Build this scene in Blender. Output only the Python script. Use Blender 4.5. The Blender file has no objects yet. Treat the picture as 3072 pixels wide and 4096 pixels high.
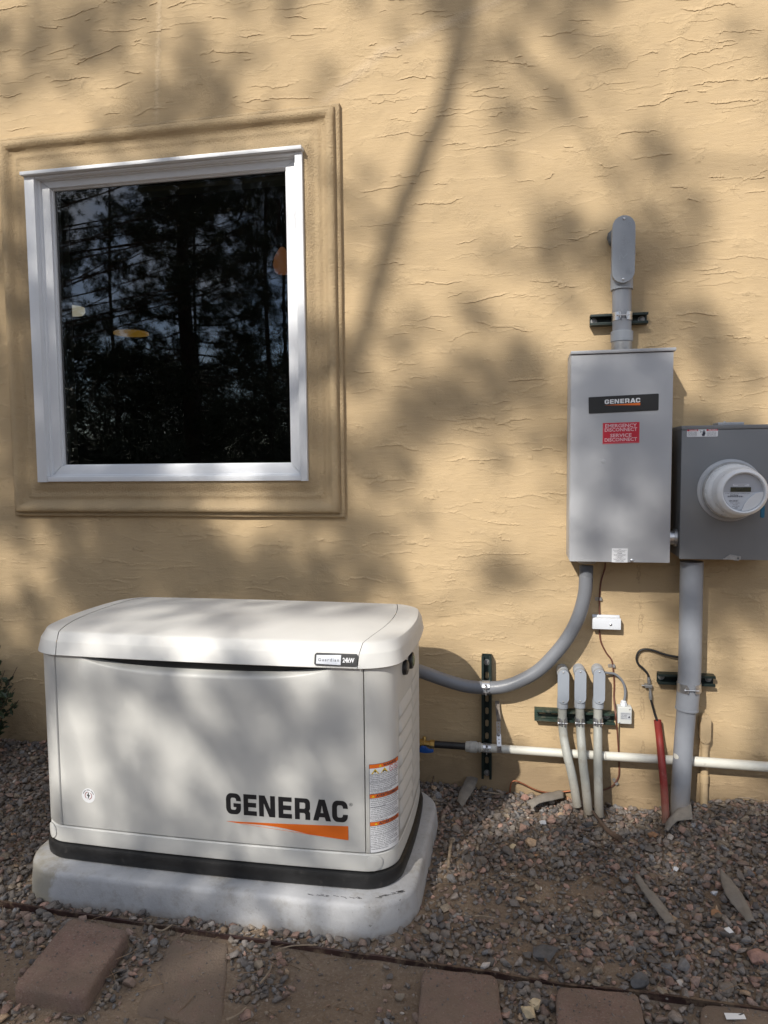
import bpy, bmesh, math, random
import numpy as np
from mathutils import Vector, Matrix, noise as mnoise
from mathutils.geometry import tessellate_polygon

random.seed(7)
rng = np.random.default_rng(11)
scene = bpy.context.scene
COL = scene.collection

# ------------------------------------------------------------------ camera, world, sun, exposure
PW, PH, FPX = 3072.0, 4096.0, 2886.63
YAW, PITCH, ROLL = 0.18932, -0.07294, -0.01040
CAM = np.array([0.0, -2.95, 1.33])


def cam_axes():
    f = np.array([-math.sin(YAW) * math.cos(PITCH), math.cos(YAW) * math.cos(PITCH), math.sin(PITCH)])
    r = np.array([math.cos(YAW), math.sin(YAW), 0.0])
    u = np.cross(r, f)
    c, s = math.cos(ROLL), math.sin(ROLL)
    return f, c * r + s * u, -s * r + c * u


AF, AR, AU = cam_axes()
cam_data = bpy.data.cameras.new('camera')
cam_data.sensor_fit = 'VERTICAL'
cam_data.sensor_height = 36.0
cam_data.lens = FPX / PH * 36.0
cam_data.clip_start = 0.05
cam_data.clip_end = 1500.0
cam = bpy.data.objects.new('camera', cam_data)
COL.objects.link(cam)
cam.matrix_world = Matrix(((AR[0], AU[0], -AF[0], CAM[0]), (AR[1], AU[1], -AF[1], CAM[1]),
                           (AR[2], AU[2], -AF[2], CAM[2]), (0, 0, 0, 1)))
scene.camera = cam

SX, SZ = 0.42, 0.80          # sunlight: one metre towards the wall carries it SX to the right and SZ down
SUN_TO = Vector((-SX, -1.0, SZ)).normalized()
SUN_EL = math.asin(SUN_TO.z)
world = bpy.data.worlds.new('World')
scene.world = world
world.use_nodes = True
wn = world.node_tree.nodes
wl = world.node_tree.links
wn.clear()
w_out = wn.new('ShaderNodeOutputWorld')
w_bg = wn.new('ShaderNodeBackground')
w_sky = wn.new('ShaderNodeTexSky')
w_sky.sky_type = 'NISHITA'
w_sky.sun_disc = False
w_sky.sun_elevation = SUN_EL
w_sky.sun_rotation = math.atan2(SUN_TO.x, SUN_TO.y)
w_sky.altitude = 2100.0
w_sky.air_density = 1.0
w_sky.dust_density = 0.6
w_bg.inputs['Strength'].default_value = 0.13
w_tc = wn.new('ShaderNodeTexCoord')
w_nz = wn.new('ShaderNodeTexNoise')          # broken bright cloud, the same all round
w_nz.inputs['Scale'].default_value = 2.6
w_nz.inputs['Detail'].default_value = 7.0
w_nz.inputs['Roughness'].default_value = 0.58
w_rp = wn.new('ShaderNodeValToRGB')
w_rp.color_ramp.elements[0].position = 0.40
w_rp.color_ramp.elements[1].position = 0.60
w_mx = wn.new('ShaderNodeMix')
w_mx.data_type = 'RGBA'
w_mx.inputs[7].default_value = (6.9, 6.95, 7.1, 1)
wl.new(w_tc.outputs['Generated'], w_nz.inputs['Vector'])
wl.new(w_nz.outputs['Fac'], w_rp.inputs[0])
wl.new(w_rp.outputs[0], w_mx.inputs[0])
wl.new(w_sky.outputs[0], w_mx.inputs[6])
wl.new(w_mx.outputs[2], w_bg.inputs['Color'])
wl.new(w_bg.outputs[0], w_out.inputs['Surface'])

sun_data = bpy.data.lights.new('sun', 'SUN')
sun_data.energy = 4.2
sun_data.angle = math.radians(0.53)
sun_data.color = (1.0, 0.945, 0.86)
sun = bpy.data.objects.new('sun', sun_data)
COL.objects.link(sun)
sun.rotation_euler = SUN_TO.to_track_quat('Z', 'Y').to_euler()
sun.location = (-4, -10, 9)

scene.view_settings.view_transform = 'Standard'
scene.view_settings.look = 'None'
scene.view_settings.exposure = 0.35
scene.view_settings.gamma = 1.0
scene.view_settings.use_curve_mapping = False
scene.render.engine = 'CYCLES'
scene.cycles.max_bounces = 6
scene.cycles.transparent_max_bounces = 8


# ------------------------------------------------------------------ helpers: where a pixel of the photograph lies on a plane
def ray(px, py):
    return AF * FPX + AR * (px - PW / 2) - AU * (py - PH / 2)


def at(px, py, y=0.0):
    d = ray(px, py)
    return CAM + d * ((y - CAM[1]) / d[1])


def atz(px, py, z=0.0):
    d = ray(px, py)
    return CAM + d * ((z - CAM[2]) / d[2])


def atx(px, py, x):
    d = ray(px, py)
    return CAM + d * ((x - CAM[0]) / d[0])


def sm(a, b, x):
    t = min(1.0, max(0.0, (x - a) / (b - a)))
    return t * t * (3 - 2 * t)


# ------------------------------------------------------------------ materials
MATS = {}


class NT:
    def __init__(self, name):
        self.m = bpy.data.materials.new(name)
        self.m.use_nodes = True
        self.t = self.m.node_tree
        self.n = self.t.nodes
        self.n.clear()
        self.out = self.n.new('ShaderNodeOutputMaterial')
        self.b = self.n.new('ShaderNodeBsdfPrincipled')
        self.t.links.new(self.b.outputs[0], self.out.inputs[0])
        self.geo = self.n.new('ShaderNodeNewGeometry')
        MATS[name] = self.m

    def link(self, a, b):
        self.t.links.new(a, b)

    def math(self, op, a, b=None, c=None, clamp=False):
        n = self.n.new('ShaderNodeMath')
        n.operation = op
        n.use_clamp = clamp
        for i, v in enumerate((a, b, c)):
            if v is None:
                continue
            if isinstance(v, (int, float)):
                n.inputs[i].default_value = v
            else:
                self.link(v, n.inputs[i])
        return n.outputs[0]

    def scale(self, v, s):
        n = self.n.new('ShaderNodeVectorMath')
        n.operation = 'MULTIPLY'
        self.link(v, n.inputs[0])
        n.inputs[1].default_value = s
        return n.outputs[0]

    def noise(self, vec, sc, det=3.0, rough=0.55, dist=0.0):
        n = self.n.new('ShaderNodeTexNoise')
        self.link(vec, n.inputs['Vector'])
        n.inputs['Scale'].default_value = sc
        n.inputs['Detail'].default_value = det
        n.inputs['Roughness'].default_value = rough
        n.inputs['Distortion'].default_value = dist
        return n.outputs['Fac']

    def ramp(self, fac, stops):
        n = self.n.new('ShaderNodeValToRGB')
        e = n.color_ramp.elements
        while len(e) < len(stops):
            e.new(0.5)
        for i, (p, c) in enumerate(stops):
            e[i].position = p
            e[i].color = (c[0], c[1], c[2], 1) if isinstance(c, (tuple, list)) else (c, c, c, 1)
        self.link(fac, n.inputs[0])
        return n.outputs[0]

    def mix(self, fac, a, b, mode='MIX'):
        n = self.n.new('ShaderNodeMix')
        n.data_type = 'RGBA'
        n.blend_type = mode
        for i, v in ((0, fac), (6, a), (7, b)):
            if isinstance(v, (int, float)):
                n.inputs[i].default_value = v
            elif isinstance(v, (tuple, list)):
                n.inputs[i].default_value = (v[0], v[1], v[2], 1)
            else:
                self.link(v, n.inputs[i])
        return n.outputs[2]

    def bump(self, h, strength=1.0, dist=1.0, prev=None):
        n = self.n.new('ShaderNodeBump')
        n.inputs['Strength'].default_value = strength
        n.inputs['Distance'].default_value = dist
        self.link(h, n.inputs['Height'])
        if prev is not None:
            self.link(prev, n.inputs['Normal'])
        self.link(n.outputs[0], self.b.inputs['Normal'])
        return n.outputs[0]

    def base(self, c):
        if isinstance(c, (tuple, list)):
            self.b.inputs['Base Color'].default_value = (c[0], c[1], c[2], 1)
        else:
            self.link(c, self.b.inputs['Base Color'])

    def rough(self, v):
        if isinstance(v, (int, float)):
            self.b.inputs['Roughness'].default_value = v
        else:
            self.link(v, self.b.inputs['Roughness'])


def paint(name, c, rough=0.5, metal=0.0, var=0.1, sc=9.0, fine=0.0, fine_sc=600.0, dirt=None, spec=0.5, foot=False):
    """A plain painted, moulded or metal surface with a little wear in colour and gloss."""
    t = NT(name)
    p = t.geo.outputs['Position']
    n = t.noise(p, sc, 4.0, 0.6)
    d = tuple(max(0.0, x * (1 - var)) for x in c)
    l = tuple(min(1.0, x * (1 + var)) for x in c)
    col = t.ramp(n, [(0.3, d), (0.7, l)])
    if dirt:
        n2 = t.noise(p, dirt[1], 6.0, 0.7)
        f = t.ramp(n2, [(dirt[2], 0.0), (dirt[2] + 0.12, dirt[3])])
        col = t.mix(f, col, dirt[0])
    if foot:
        sp = t.n.new('ShaderNodeSeparateXYZ')
        t.link(p, sp.inputs[0])
        zz = t.math('ADD', t.math('ADD', sp.outputs['Z'], 0.10), t.math('MULTIPLY', t.math('SUBTRACT', t.noise(p, 26.0, 5.0, 0.7), 0.5), 0.16))
        col = t.mix(t.ramp(zz, [(0.0, 0.85), (0.20, 0.0)]), col, (0.21, 0.165, 0.12))
    t.base(col)
    t.rough(t.ramp(t.noise(p, sc * 3, 3.0), [(0.3, max(0.02, rough - 0.06)), (0.7, min(1.0, rough + 0.08))]))
    t.b.inputs['Metallic'].default_value = metal
    t.b.inputs['Specular IOR Level'].default_value = spec
    if fine:
        t.bump(t.noise(p, fine_sc, 2.0), 1.0, fine)
    return t.m


def flat(name, c, rough=0.6):
    t = NT(name)
    t.base(c)
    t.rough(rough)
    return t.m


def seg_dist(t, x, z, a, b):
    """distance in the wall plane from (x, z) to the segment a-b"""
    dx, dz = b[0] - a[0], b[1] - a[1]
    L2 = dx * dx + dz * dz
    ux = t.math('SUBTRACT', x, a[0])
    uz = t.math('SUBTRACT', z, a[1])
    s = t.math('DIVIDE', t.math('ADD', t.math('MULTIPLY', ux, dx), t.math('MULTIPLY', uz, dz)), L2, clamp=True)
    ex = t.math('SUBTRACT', ux, t.math('MULTIPLY', s, dx))
    ez = t.math('SUBTRACT', uz, t.math('MULTIPLY', s, dz))
    return t.math('SQRT', t.math('ADD', t.math('MULTIPLY', ex, ex), t.math('MULTIPLY', ez, ez)))


def stucco(name, ledges=True, base=(0.498, 0.372, 0.220)):
    t = NT(name)
    p = t.geo.outputs['Position']
    sep = t.n.new('ShaderNodeSeparateXYZ')
    t.link(p, sep.inputs[0])
    X, Z = sep.outputs['X'], sep.outputs['Z']
    big = t.noise(p, 1.7, 4.0, 0.6)
    med = t.noise(t.scale(p, (1, 1, 2.6)), 9.0, 5.0, 0.65)
    d = tuple(c * 0.88 for c in base)
    l = tuple(min(1, c * 1.08) for c in base)
    col = t.ramp(big, [(0.3, d), (0.7, l)])
    col = t.mix(t.ramp(med, [(0.35, 0.0), (0.75, 0.28)]), col, (base[0] * 0.86, base[1] * 0.87, base[2] * 0.95))
    # splashed soil along the foot of the wall
    foot = t.math('ADD', Z, t.math('MULTIPLY', t.math('SUBTRACT', t.noise(p, 6.0, 4.0, 0.6), 0.5), 0.26))
    ff = t.ramp(foot, [(0.02, 0.70), (0.19, 0.0)])
    col = t.mix(ff, col, (0.2, 0.145, 0.09))
    grain = t.noise(p, 320.0, 3.0, 0.6)
    if ledges:
        rag = t.noise(p, 22.0, 5.0, 0.65)
        slow = t.noise(t.scale(p, (0.55, 1, 1.0)), 2.6, 3.0, 0.5)
        zz = t.math('ADD', t.math('MULTIPLY', Z, 8.0), t.math('MULTIPLY', slow, 4.6))
        zz = t.math('ADD', zz, t.math('MULTIPLY', rag, 0.62))
        saw = t.math('SUBTRACT', 1.0, t.math('FRACT', zz))
        mask = t.ramp(t.noise(t.scale(p, (0.6, 1, 2.0)), 5.2, 2.0, 0.5), [(0.50, 0.0), (0.555, 1.0)])
        edge = t.math('MULTIPLY', t.math('POWER', saw, 8.0), mask)
        zz2 = t.math('ADD', t.math('MULTIPLY', Z, 11.0), t.math('MULTIPLY', t.noise(t.scale(p, (0.6, 1, 1.1)), 3.4, 3.0, 0.5), 4.6))
        zz2 = t.math('ADD', zz2, t.math('MULTIPLY', rag, 0.62))
        saw2 = t.math('SUBTRACT', 1.0, t.math('FRACT', zz2))
        mask2 = t.ramp(t.noise(t.scale(p, (0.6, 1, 2.2)), 6.6, 2.0, 0.5), [(0.53, 0.0), (0.58, 1.0)])
        edge2 = t.math('MULTIPLY', t.math('POWER', saw2, 10.0), mask2)
        trow = t.noise(t.scale(p, (1.0, 1, 6.0)), 16.0, 4.0, 0.6)
        pit = t.noise(p, 95.0, 4.0, 0.7)
        pitm = t.ramp(t.noise(p, 5.0, 3.0), [(0.5, 0.0), (0.68, 1.0)])
        h = t.math('MULTIPLY', edge, 0.0022)
        h = t.math('ADD', h, t.math('MULTIPLY', edge2, 0.0018))
        h = t.math('ADD', h, t.math('MULTIPLY', trow, 0.0016))
        h = t.math('ADD', h, t.math('MULTIPLY', t.math('MULTIPLY', pit, pitm), 0.0055))
        h = t.math('ADD', h, t.math('MULTIPLY', grain, 0.0013))
        # repaired cracks: rough pale scars
        scar_n = t.math('MULTIPLY', t.math('SUBTRACT', t.noise(p, 30.0, 5.0, 0.7), 0.5), 0.05)
        for (a, b, wd, tone) in SCARS:
            dd = t.math('ADD', seg_dist(t, X, Z, a, b), scar_n)
            f = t.ramp(dd, [(0.0, 1.0), (wd, 0.0)])
            col = t.mix(t.math('MULTIPLY', f, 0.55), col, tone)
            h = t.math('ADD', h, t.math('MULTIPLY', t.math('MULTIPLY', f, t.noise(p, 150.0, 3.0, 0.7)), 0.004))
        crk = t.math('MULTIPLY', t.math('SUBTRACT', t.noise(p, 14.0, 5.0, 0.65), 0.5), 0.09)
        for (a, b) in CRACKS:
            dd = t.math('ABSOLUTE', t.math('ADD', seg_dist(t, X, Z, a, b), crk))
            f = t.ramp(dd, [(0.0, 1.0), (0.0035, 0.0)])
            col = t.mix(t.math('MULTIPLY', f, 0.45), col, (0.2, 0.14, 0.08))
    else:
        sand = t.noise(p, 150.0, 4.0, 0.7)
        run = t.noise(t.scale(p, (5.0, 1, 5.0)), 2.0, 4.0, 0.6)
        h = t.math('MULTIPLY', sand, 0.0085)
        h = t.math('ADD', h, t.math('MULTIPLY', t.noise(p, 38.0, 4.0, 0.6), 0.0050))
        h = t.math('ADD', h, t.math('MULTIPLY', grain, 0.0008))
        col = t.mix(t.ramp(run, [(0.4, 0.0), (0.75, 0.35)]), col, (0.43, 0.315, 0.19))
    t.base(col)
    t.rough(0.92)
    t.b.inputs['Specular IOR Level'].default_value = 0.2
    t.bump(h, 1.0, 1.0)
    return t.m


def wpt(px, py):
    q = at(px, py, 0.0)
    return (float(q[0]), float(q[2]))


SCARS = [(wpt(1300, 410), wpt(1520, 215), 0.035, (0.58, 0.45, 0.30)), (wpt(1520, 215), wpt(1990, 5), 0.028, (0.58, 0.45, 0.30)),
         (wpt(625, 480), wpt(640, -80), 0.016, (0.60, 0.47, 0.31)), (wpt(2725, 120), wpt(2590, 800), 0.03, (0.56, 0.42, 0.25)),
         (wpt(2725, 120), wpt(2900, -60), 0.02, (0.56, 0.42, 0.25))]
CRACKS = [(wpt(2555, 2265), wpt(2562, 2480)), (wpt(2562, 2480), wpt(2575, 3100))]
stucco('stucco_wall')
stucco('stucco_trim', ledges=False, base=(0.485, 0.366, 0.22))

paint('vinyl_white', (0.67, 0.685, 0.71), 0.38, var=0.02)
paint('gen_white', (0.56, 0.557, 0.532), 0.42, var=0.02, sc=4, fine=0.00012, fine_sc=900)
paint('gen_lid', (0.575, 0.57, 0.548), 0.5, var=0.03, sc=5, fine=0.0002, fine_sc=700, dirt=((0.5, 0.46, 0.4), 14.0, 0.62, 0.25))
paint('gen_louver', (0.56, 0.556, 0.534), 0.45, var=0.02)
flat('seam_dark', (0.03, 0.03, 0.03), 0.8)
paint('black_plastic', (0.013, 0.013, 0.014), 0.42, var=0.2, fine=0.0002, fine_sc=400)
paint('black_base', (0.0085, 0.0085, 0.009), 0.5, var=0.35, sc=20, fine=0.0003, fine_sc=240, dirt=((0.09, 0.08, 0.07), 30.0, 0.6, 0.3))
flat('print_black', (0.012, 0.012, 0.014), 0.5)
flat('print_text', (0.03, 0.03, 0.05), 0.6)
flat('print_white', (0.75, 0.76, 0.78), 0.5)
flat('print_orange', (0.75, 0.15, 0.012), 0.5)
flat('print_red', (0.55, 0.012, 0.035), 0.5)
flat('print_red_pale', (0.62, 0.12, 0.14), 0.5)
flat('print_pink', (0.78, 0.50, 0.53), 0.5)
flat('print_yellow', (0.72, 0.50, 0.02), 0.5)
flat('print_brown_red', (0.28, 0.05, 0.05), 0.5)
paint('badge_silver', (0.62, 0.64, 0.68), 0.35, 0.4, 0.03)
paint('cabinet_grey', (0.41, 0.42, 0.44), 0.42, 0.0, 0.03, 3.0, fine=0.00015, fine_sc=700)
paint('meter_grey', (0.18, 0.186, 0.195), 0.40, 0.0, 0.05, 3.0, fine=0.00015, fine_sc=700)
paint('conduit_grey', (0.245, 0.262, 0.295), 0.42, 0.0, 0.07, 6.0, dirt=((0.2, 0.2, 0.21), 25.0, 0.62, 0.4), foot=True)
paint('conduit_body_grey', (0.30, 0.325, 0.36), 0.42, 0.0, 0.04, 6.0)
paint('flex_grey', (0.17, 0.18, 0.20), 0.38, 0.0, 0.06, 6.0)
paint('small_cover_grey', (0.275, 0.305, 0.35), 0.45, 0.0, 0.04, 8.0, dirt=((0.3, 0.3, 0.29), 40.0, 0.6, 0.3))
paint('old_conduit', (0.315, 0.32, 0.295), 0.55, 0.0, 0.10, 10.0, dirt=((0.22, 0.20, 0.16), 22.0, 0.55, 0.55), foot=True)
paint('gas_pipe_white', (0.60, 0.59, 0.53), 0.35, 0.0, 0.06, 9.0, dirt=((0.16, 0.14, 0.11), 34.0, 0.64, 0.7))
paint('union_grey', (0.43, 0.42, 0.39), 0.6, 0.0, 0.12, 20.0, dirt=((0.25, 0.23, 0.2), 30.0, 0.5, 0.5))
paint('black_iron', (0.022, 0.022, 0.024), 0.45, 0.3, 0.3, 20.0)
paint('strut_green', (0.009, 0.019, 0.017), 0.45, 0.2, 0.25, 14.0, fine=0.0001)
paint('strut_green_old', (0.022, 0.042, 0.032), 0.5, 0.1, 0.35, 18.0, dirt=((0.18, 0.16, 0.12), 25.0, 0.52, 0.6))
paint('galvanised', (0.56, 0.57, 0.59), 0.32, 0.9, 0.12, 40.0)
paint('dull_zinc', (0.36, 0.36, 0.36), 0.5, 0.7, 0.2, 40.0)
paint('rusty_strap', (0.20, 0.17, 0.145), 0.65, 0.4, 0.35, 50.0)
paint('brass', (0.46, 0.30, 0.10), 0.35, 0.9, 0.15, 40.0)
paint('valve_blue', (0.01, 0.075, 0.30), 0.35, var=0.1)
paint('seal_blue', (0.01, 0.13, 0.24), 0.35, var=0.1)
paint('copper', (0.42, 0.16, 0.085), 0.38, 0.85, 0.25, 60.0)
paint('brown_wire', (0.12, 0.042, 0.026), 0.5, 0.0, 0.2, 30.0)
paint('red_pvc', (0.215, 0.022, 0.017), 0.6, 0.0, 0.15, 9.0, dirt=((0.36, 0.17, 0.14), 22.0, 0.6, 0.6), foot=True)
paint('tan_paint', (0.43, 0.32, 0.19), 0.7, 0.0, 0.08, 14.0, dirt=((0.2, 0.145, 0.09), 18.0, 0.55, 0.4), fine=0.0004, fine_sc=200)
paint('box_white', (0.62, 0.65, 0.70), 0.4, var=0.03)
paint('control_box', (0.50, 0.515, 0.50), 0.5, var=0.04)
paint('meter_white', (0.72, 0.74, 0.76), 0.3, var=0.015)
paint('meter_face', (0.40, 0.42, 0.46), 0.5, var=0.02)
paint('lcd', (0.045, 0.048, 0.028), 0.25, var=0.05)
paint('putty', (0.12, 0.135, 0.15), 0.7, var=0.2, sc=30, fine=0.002, fine_sc=60)
paint('shrub_leaf', (0.030, 0.050, 0.022), 0.5, var=0.4, sc=40)
paint('twig', (0.085, 0.055, 0.038), 0.85, var=0.35, sc=50, fine=0.0008, fine_sc=150)
paint('twig_pale', (0.24, 0.185, 0.13), 0.85, var=0.3, sc=50)
paint('needle_litter', (0.17, 0.115, 0.070), 0.85, var=0.4, sc=30)
paint('bark', (0.035, 0.024, 0.018), 0.9, var=0.5, sc=9, fine=0.02, fine_sc=18)
paint('needles', (0.020, 0.032, 0.014), 0.6, var=0.45, sc=3)
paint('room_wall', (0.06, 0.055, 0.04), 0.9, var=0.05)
paint('fabric', (0.20, 0.178, 0.152), 0.95, var=0.14, sc=30, fine=0.0012, fine_sc=260)
paint('edging', (0.034, 0.016, 0.014), 0.5, var=0.4, sc=16, dirt=((0.17, 0.125, 0.085), 14.0, 0.5, 0.7))
paint('paper', (0.68, 0.69, 0.70), 0.6, var=0.04)
flat('stone_white', (0.46, 0.47, 0.49), 0.6)
paint('stone_orange', (0.27, 0.145, 0.075), 0.75, var=0.3, sc=60)
paint('stone_buff', (0.48, 0.38, 0.24), 0.8, var=0.25, sc=60)
paint('stone_dark', (0.085, 0.082, 0.082), 0.8, var=0.3, sc=60)
paint('stone_pink', (0.30, 0.175, 0.14), 0.8, var=0.3, sc=60)
paint('sill_olive', (0.34, 0.33, 0.22), 0.6, var=0.05)


def make_concrete():
    t = NT('pad_concrete')
    p = t.geo.outputs['Position']
    col = t.ramp(t.noise(p, 6.0, 6.0, 0.65), [(0.3, (0.35, 0.353, 0.362)), (0.7, (0.435, 0.438, 0.45))])
    st = t.ramp(t.noise(p, 11.0, 6.0, 0.75), [(0.50, 0.0), (0.70, 0.6)])
    col = t.mix(st, col, (0.22, 0.20, 0.165))
    sp = t.ramp(t.noise(p, 55.0, 4.0, 0.7), [(0.66, 0.0), (0.70, 0.8)])
    col = t.mix(sp, col, (0.16, 0.15, 0.14))
    # soil splashed on the foot
    sep = t.n.new('ShaderNodeSeparateXYZ')
    t.link(p, sep.inputs[0])
    z = t.math('ADD', sep.outputs['Z'], t.math('MULTIPLY', t.math('SUBTRACT', t.noise(p, 20.0, 5.0, 0.7), 0.5), 0.06))
    col = t.mix(t.ramp(t.math('ADD', z, 0.08), [(0.010, 0.6), (0.045, 0.0)]), col, (0.19, 0.145, 0.10))
    # the left corner was left unpainted
    x = t.math('ADD', sep.outputs['X'], t.math('MULTIPLY', t.math('SUBTRACT', t.noise(p, 18.0, 5.0, 0.7), 0.5), 0.10))
    lf = t.ramp(t.math('ADD', x, 1.60), [(0.135, 0.75), (0.15, 0.0)])
    lz = t.ramp(t.math('ADD', z, 0.0), [(0.028, 1.0), (0.045, 0.0)])
    col = t.mix(t.math('MULTIPLY', lf, lz), col, (0.27, 0.245, 0.185))
    t.base(col)
    t.rough(0.72)
    h = t.math('ADD', t.math('MULTIPLY', t.noise(p, 160.0, 3.0, 0.6), 0.0007), t.math('MULTIPLY', t.noise(p, 24.0, 5.0, 0.6), 0.0018))
    t.bump(h)


def make_dirt():
    t = NT('dirt')
    p = t.geo.outputs['Position']
    col = t.ramp(t.noise(p, 5.0, 6.0, 0.7), [(0.3, (0.145, 0.102, 0.069)), (0.7, (0.215, 0.158, 0.110))])
    col = t.mix(t.ramp(t.noise(p, 90.0, 4.0, 0.7), [(0.5, 0.0), (0.72, 0.6)]), col, (0.31, 0.25, 0.19))
    col = t.mix(t.ramp(t.noise(p, 140.0, 4.0, 0.7), [(0.58, 0.0), (0.7, 0.7)]), col, (0.07, 0.05, 0.038))
    t.base(col)
    t.rough(0.95)
    h = t.math('ADD', t.math('MULTIPLY', t.noise(p, 60.0, 5.0, 0.7), 0.008), t.math('MULTIPLY', t.noise(p, 260.0, 3.0, 0.7), 0.0025))
    t.bump(h)


def make_gravel():
    t = NT('gravel_stone')
    p = t.geo.outputs['Position']
    a = t.n.new('ShaderNodeAttribute')
    a.attribute_name = 'tint'
    n = t.ramp(t.noise(p, 130.0, 4.0, 0.7), [(0.25, 0.62), (0.75, 1.3)])
    col = t.mix(1.0, a.outputs['Color'], n, 'MULTIPLY')
    dust = t.ramp(t.noise(p, 16.0, 4.0, 0.6), [(0.40, 0.03), (0.72, 0.58)])
    col = t.mix(dust, col, (0.17, 0.14, 0.108))
    t.base(col)
    t.rough(0.85)
    t.b.inputs['Specular IOR Level'].default_value = 0.35
    t.bump(t.noise(p, 240.0, 4.0, 0.7), 1.0, 0.0022)


def make_paver():
    for nm, d0, dust in (('paver_stone', 0.46, 0.7), ('paver_buried', 0.32, 0.95)):
        t = NT(nm)
        p = t.geo.outputs['Position']
        col = t.ramp(t.noise(p, 12.0, 5.0, 0.6), [(0.3, (0.195, 0.118, 0.094)), (0.7, (0.275, 0.176, 0.142))])
        col = t.mix(t.ramp(t.noise(p, 170.0, 3.0, 0.7), [(0.54, 0.0), (0.66, 0.8)]), col, (0.33, 0.26, 0.215))
        col = t.mix(t.ramp(t.noise(p, 90.0, 4.0, 0.75), [(0.56, 0.0), (0.68, 0.7)]), col, (0.09, 0.055, 0.045))
        col = t.mix(t.ramp(t.noise(p, 7.0, 6.0, 0.7), [(d0 - 0.1, 0.0), (d0 + 0.16, dust)]), col, (0.195, 0.145, 0.106))
        t.base(col)
        t.rough(0.93)
        h = t.math('ADD', t.math('MULTIPLY', t.noise(p, 170.0, 4.0, 0.75), 0.0075), t.math('MULTIPLY', t.noise(p, 30.0, 5.0, 0.7), 0.007))
        t.bump(h)


def make_glass():
    m = bpy.data.materials.new('window_glass')
    m.use_nodes = True
    n = m.node_tree.nodes
    n.clear()
    l = m.node_tree.links
    out = n.new('ShaderNodeOutputMaterial')
    mx = n.new('ShaderNodeMixShader')
    tr = n.new('ShaderNodeBsdfTransparent')
    tr.inputs[0].default_value = (0.72, 0.76, 0.72, 1)
    gl = n.new('ShaderNodeBsdfGlossy')
    gl.inputs['Roughness'].default_value = 0.0
    gl.inputs['Color'].default_value = (1, 1, 1, 1)
    fr = n.new('ShaderNodeFresnel')
    fr.inputs['IOR'].default_value = 1.92
    l.new(fr.outputs[0], mx.inputs[0])
    l.new(tr.outputs[0], mx.inputs[1])
    l.new(gl.outputs[0], mx.inputs[2])
    l.new(mx.outputs[0], out.inputs[0])
    MATS['window_glass'] = m


def lamp_mat(name, c, s):
    t = NT(name)
    t.base((0.6, 0.6, 0.6))
    t.b.inputs['Emission Color'].default_value = (c[0], c[1], c[2], 1)
    t.b.inputs['Emission Strength'].default_value = s


make_concrete()
make_dirt()
make_gravel()
make_paver()
make_glass()
lamp_mat('lamp_white', (0.95, 0.85, 0.66), 0.27)
lamp_mat('lamp_yellow', (0.75, 0.40, 0.05), 0.14)
lamp_mat('lamp_copper', (0.75, 0.27, 0.09), 0.10)
M = MATS

# ------------------------------------------------------------------ mesh building
WL = {}


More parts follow.
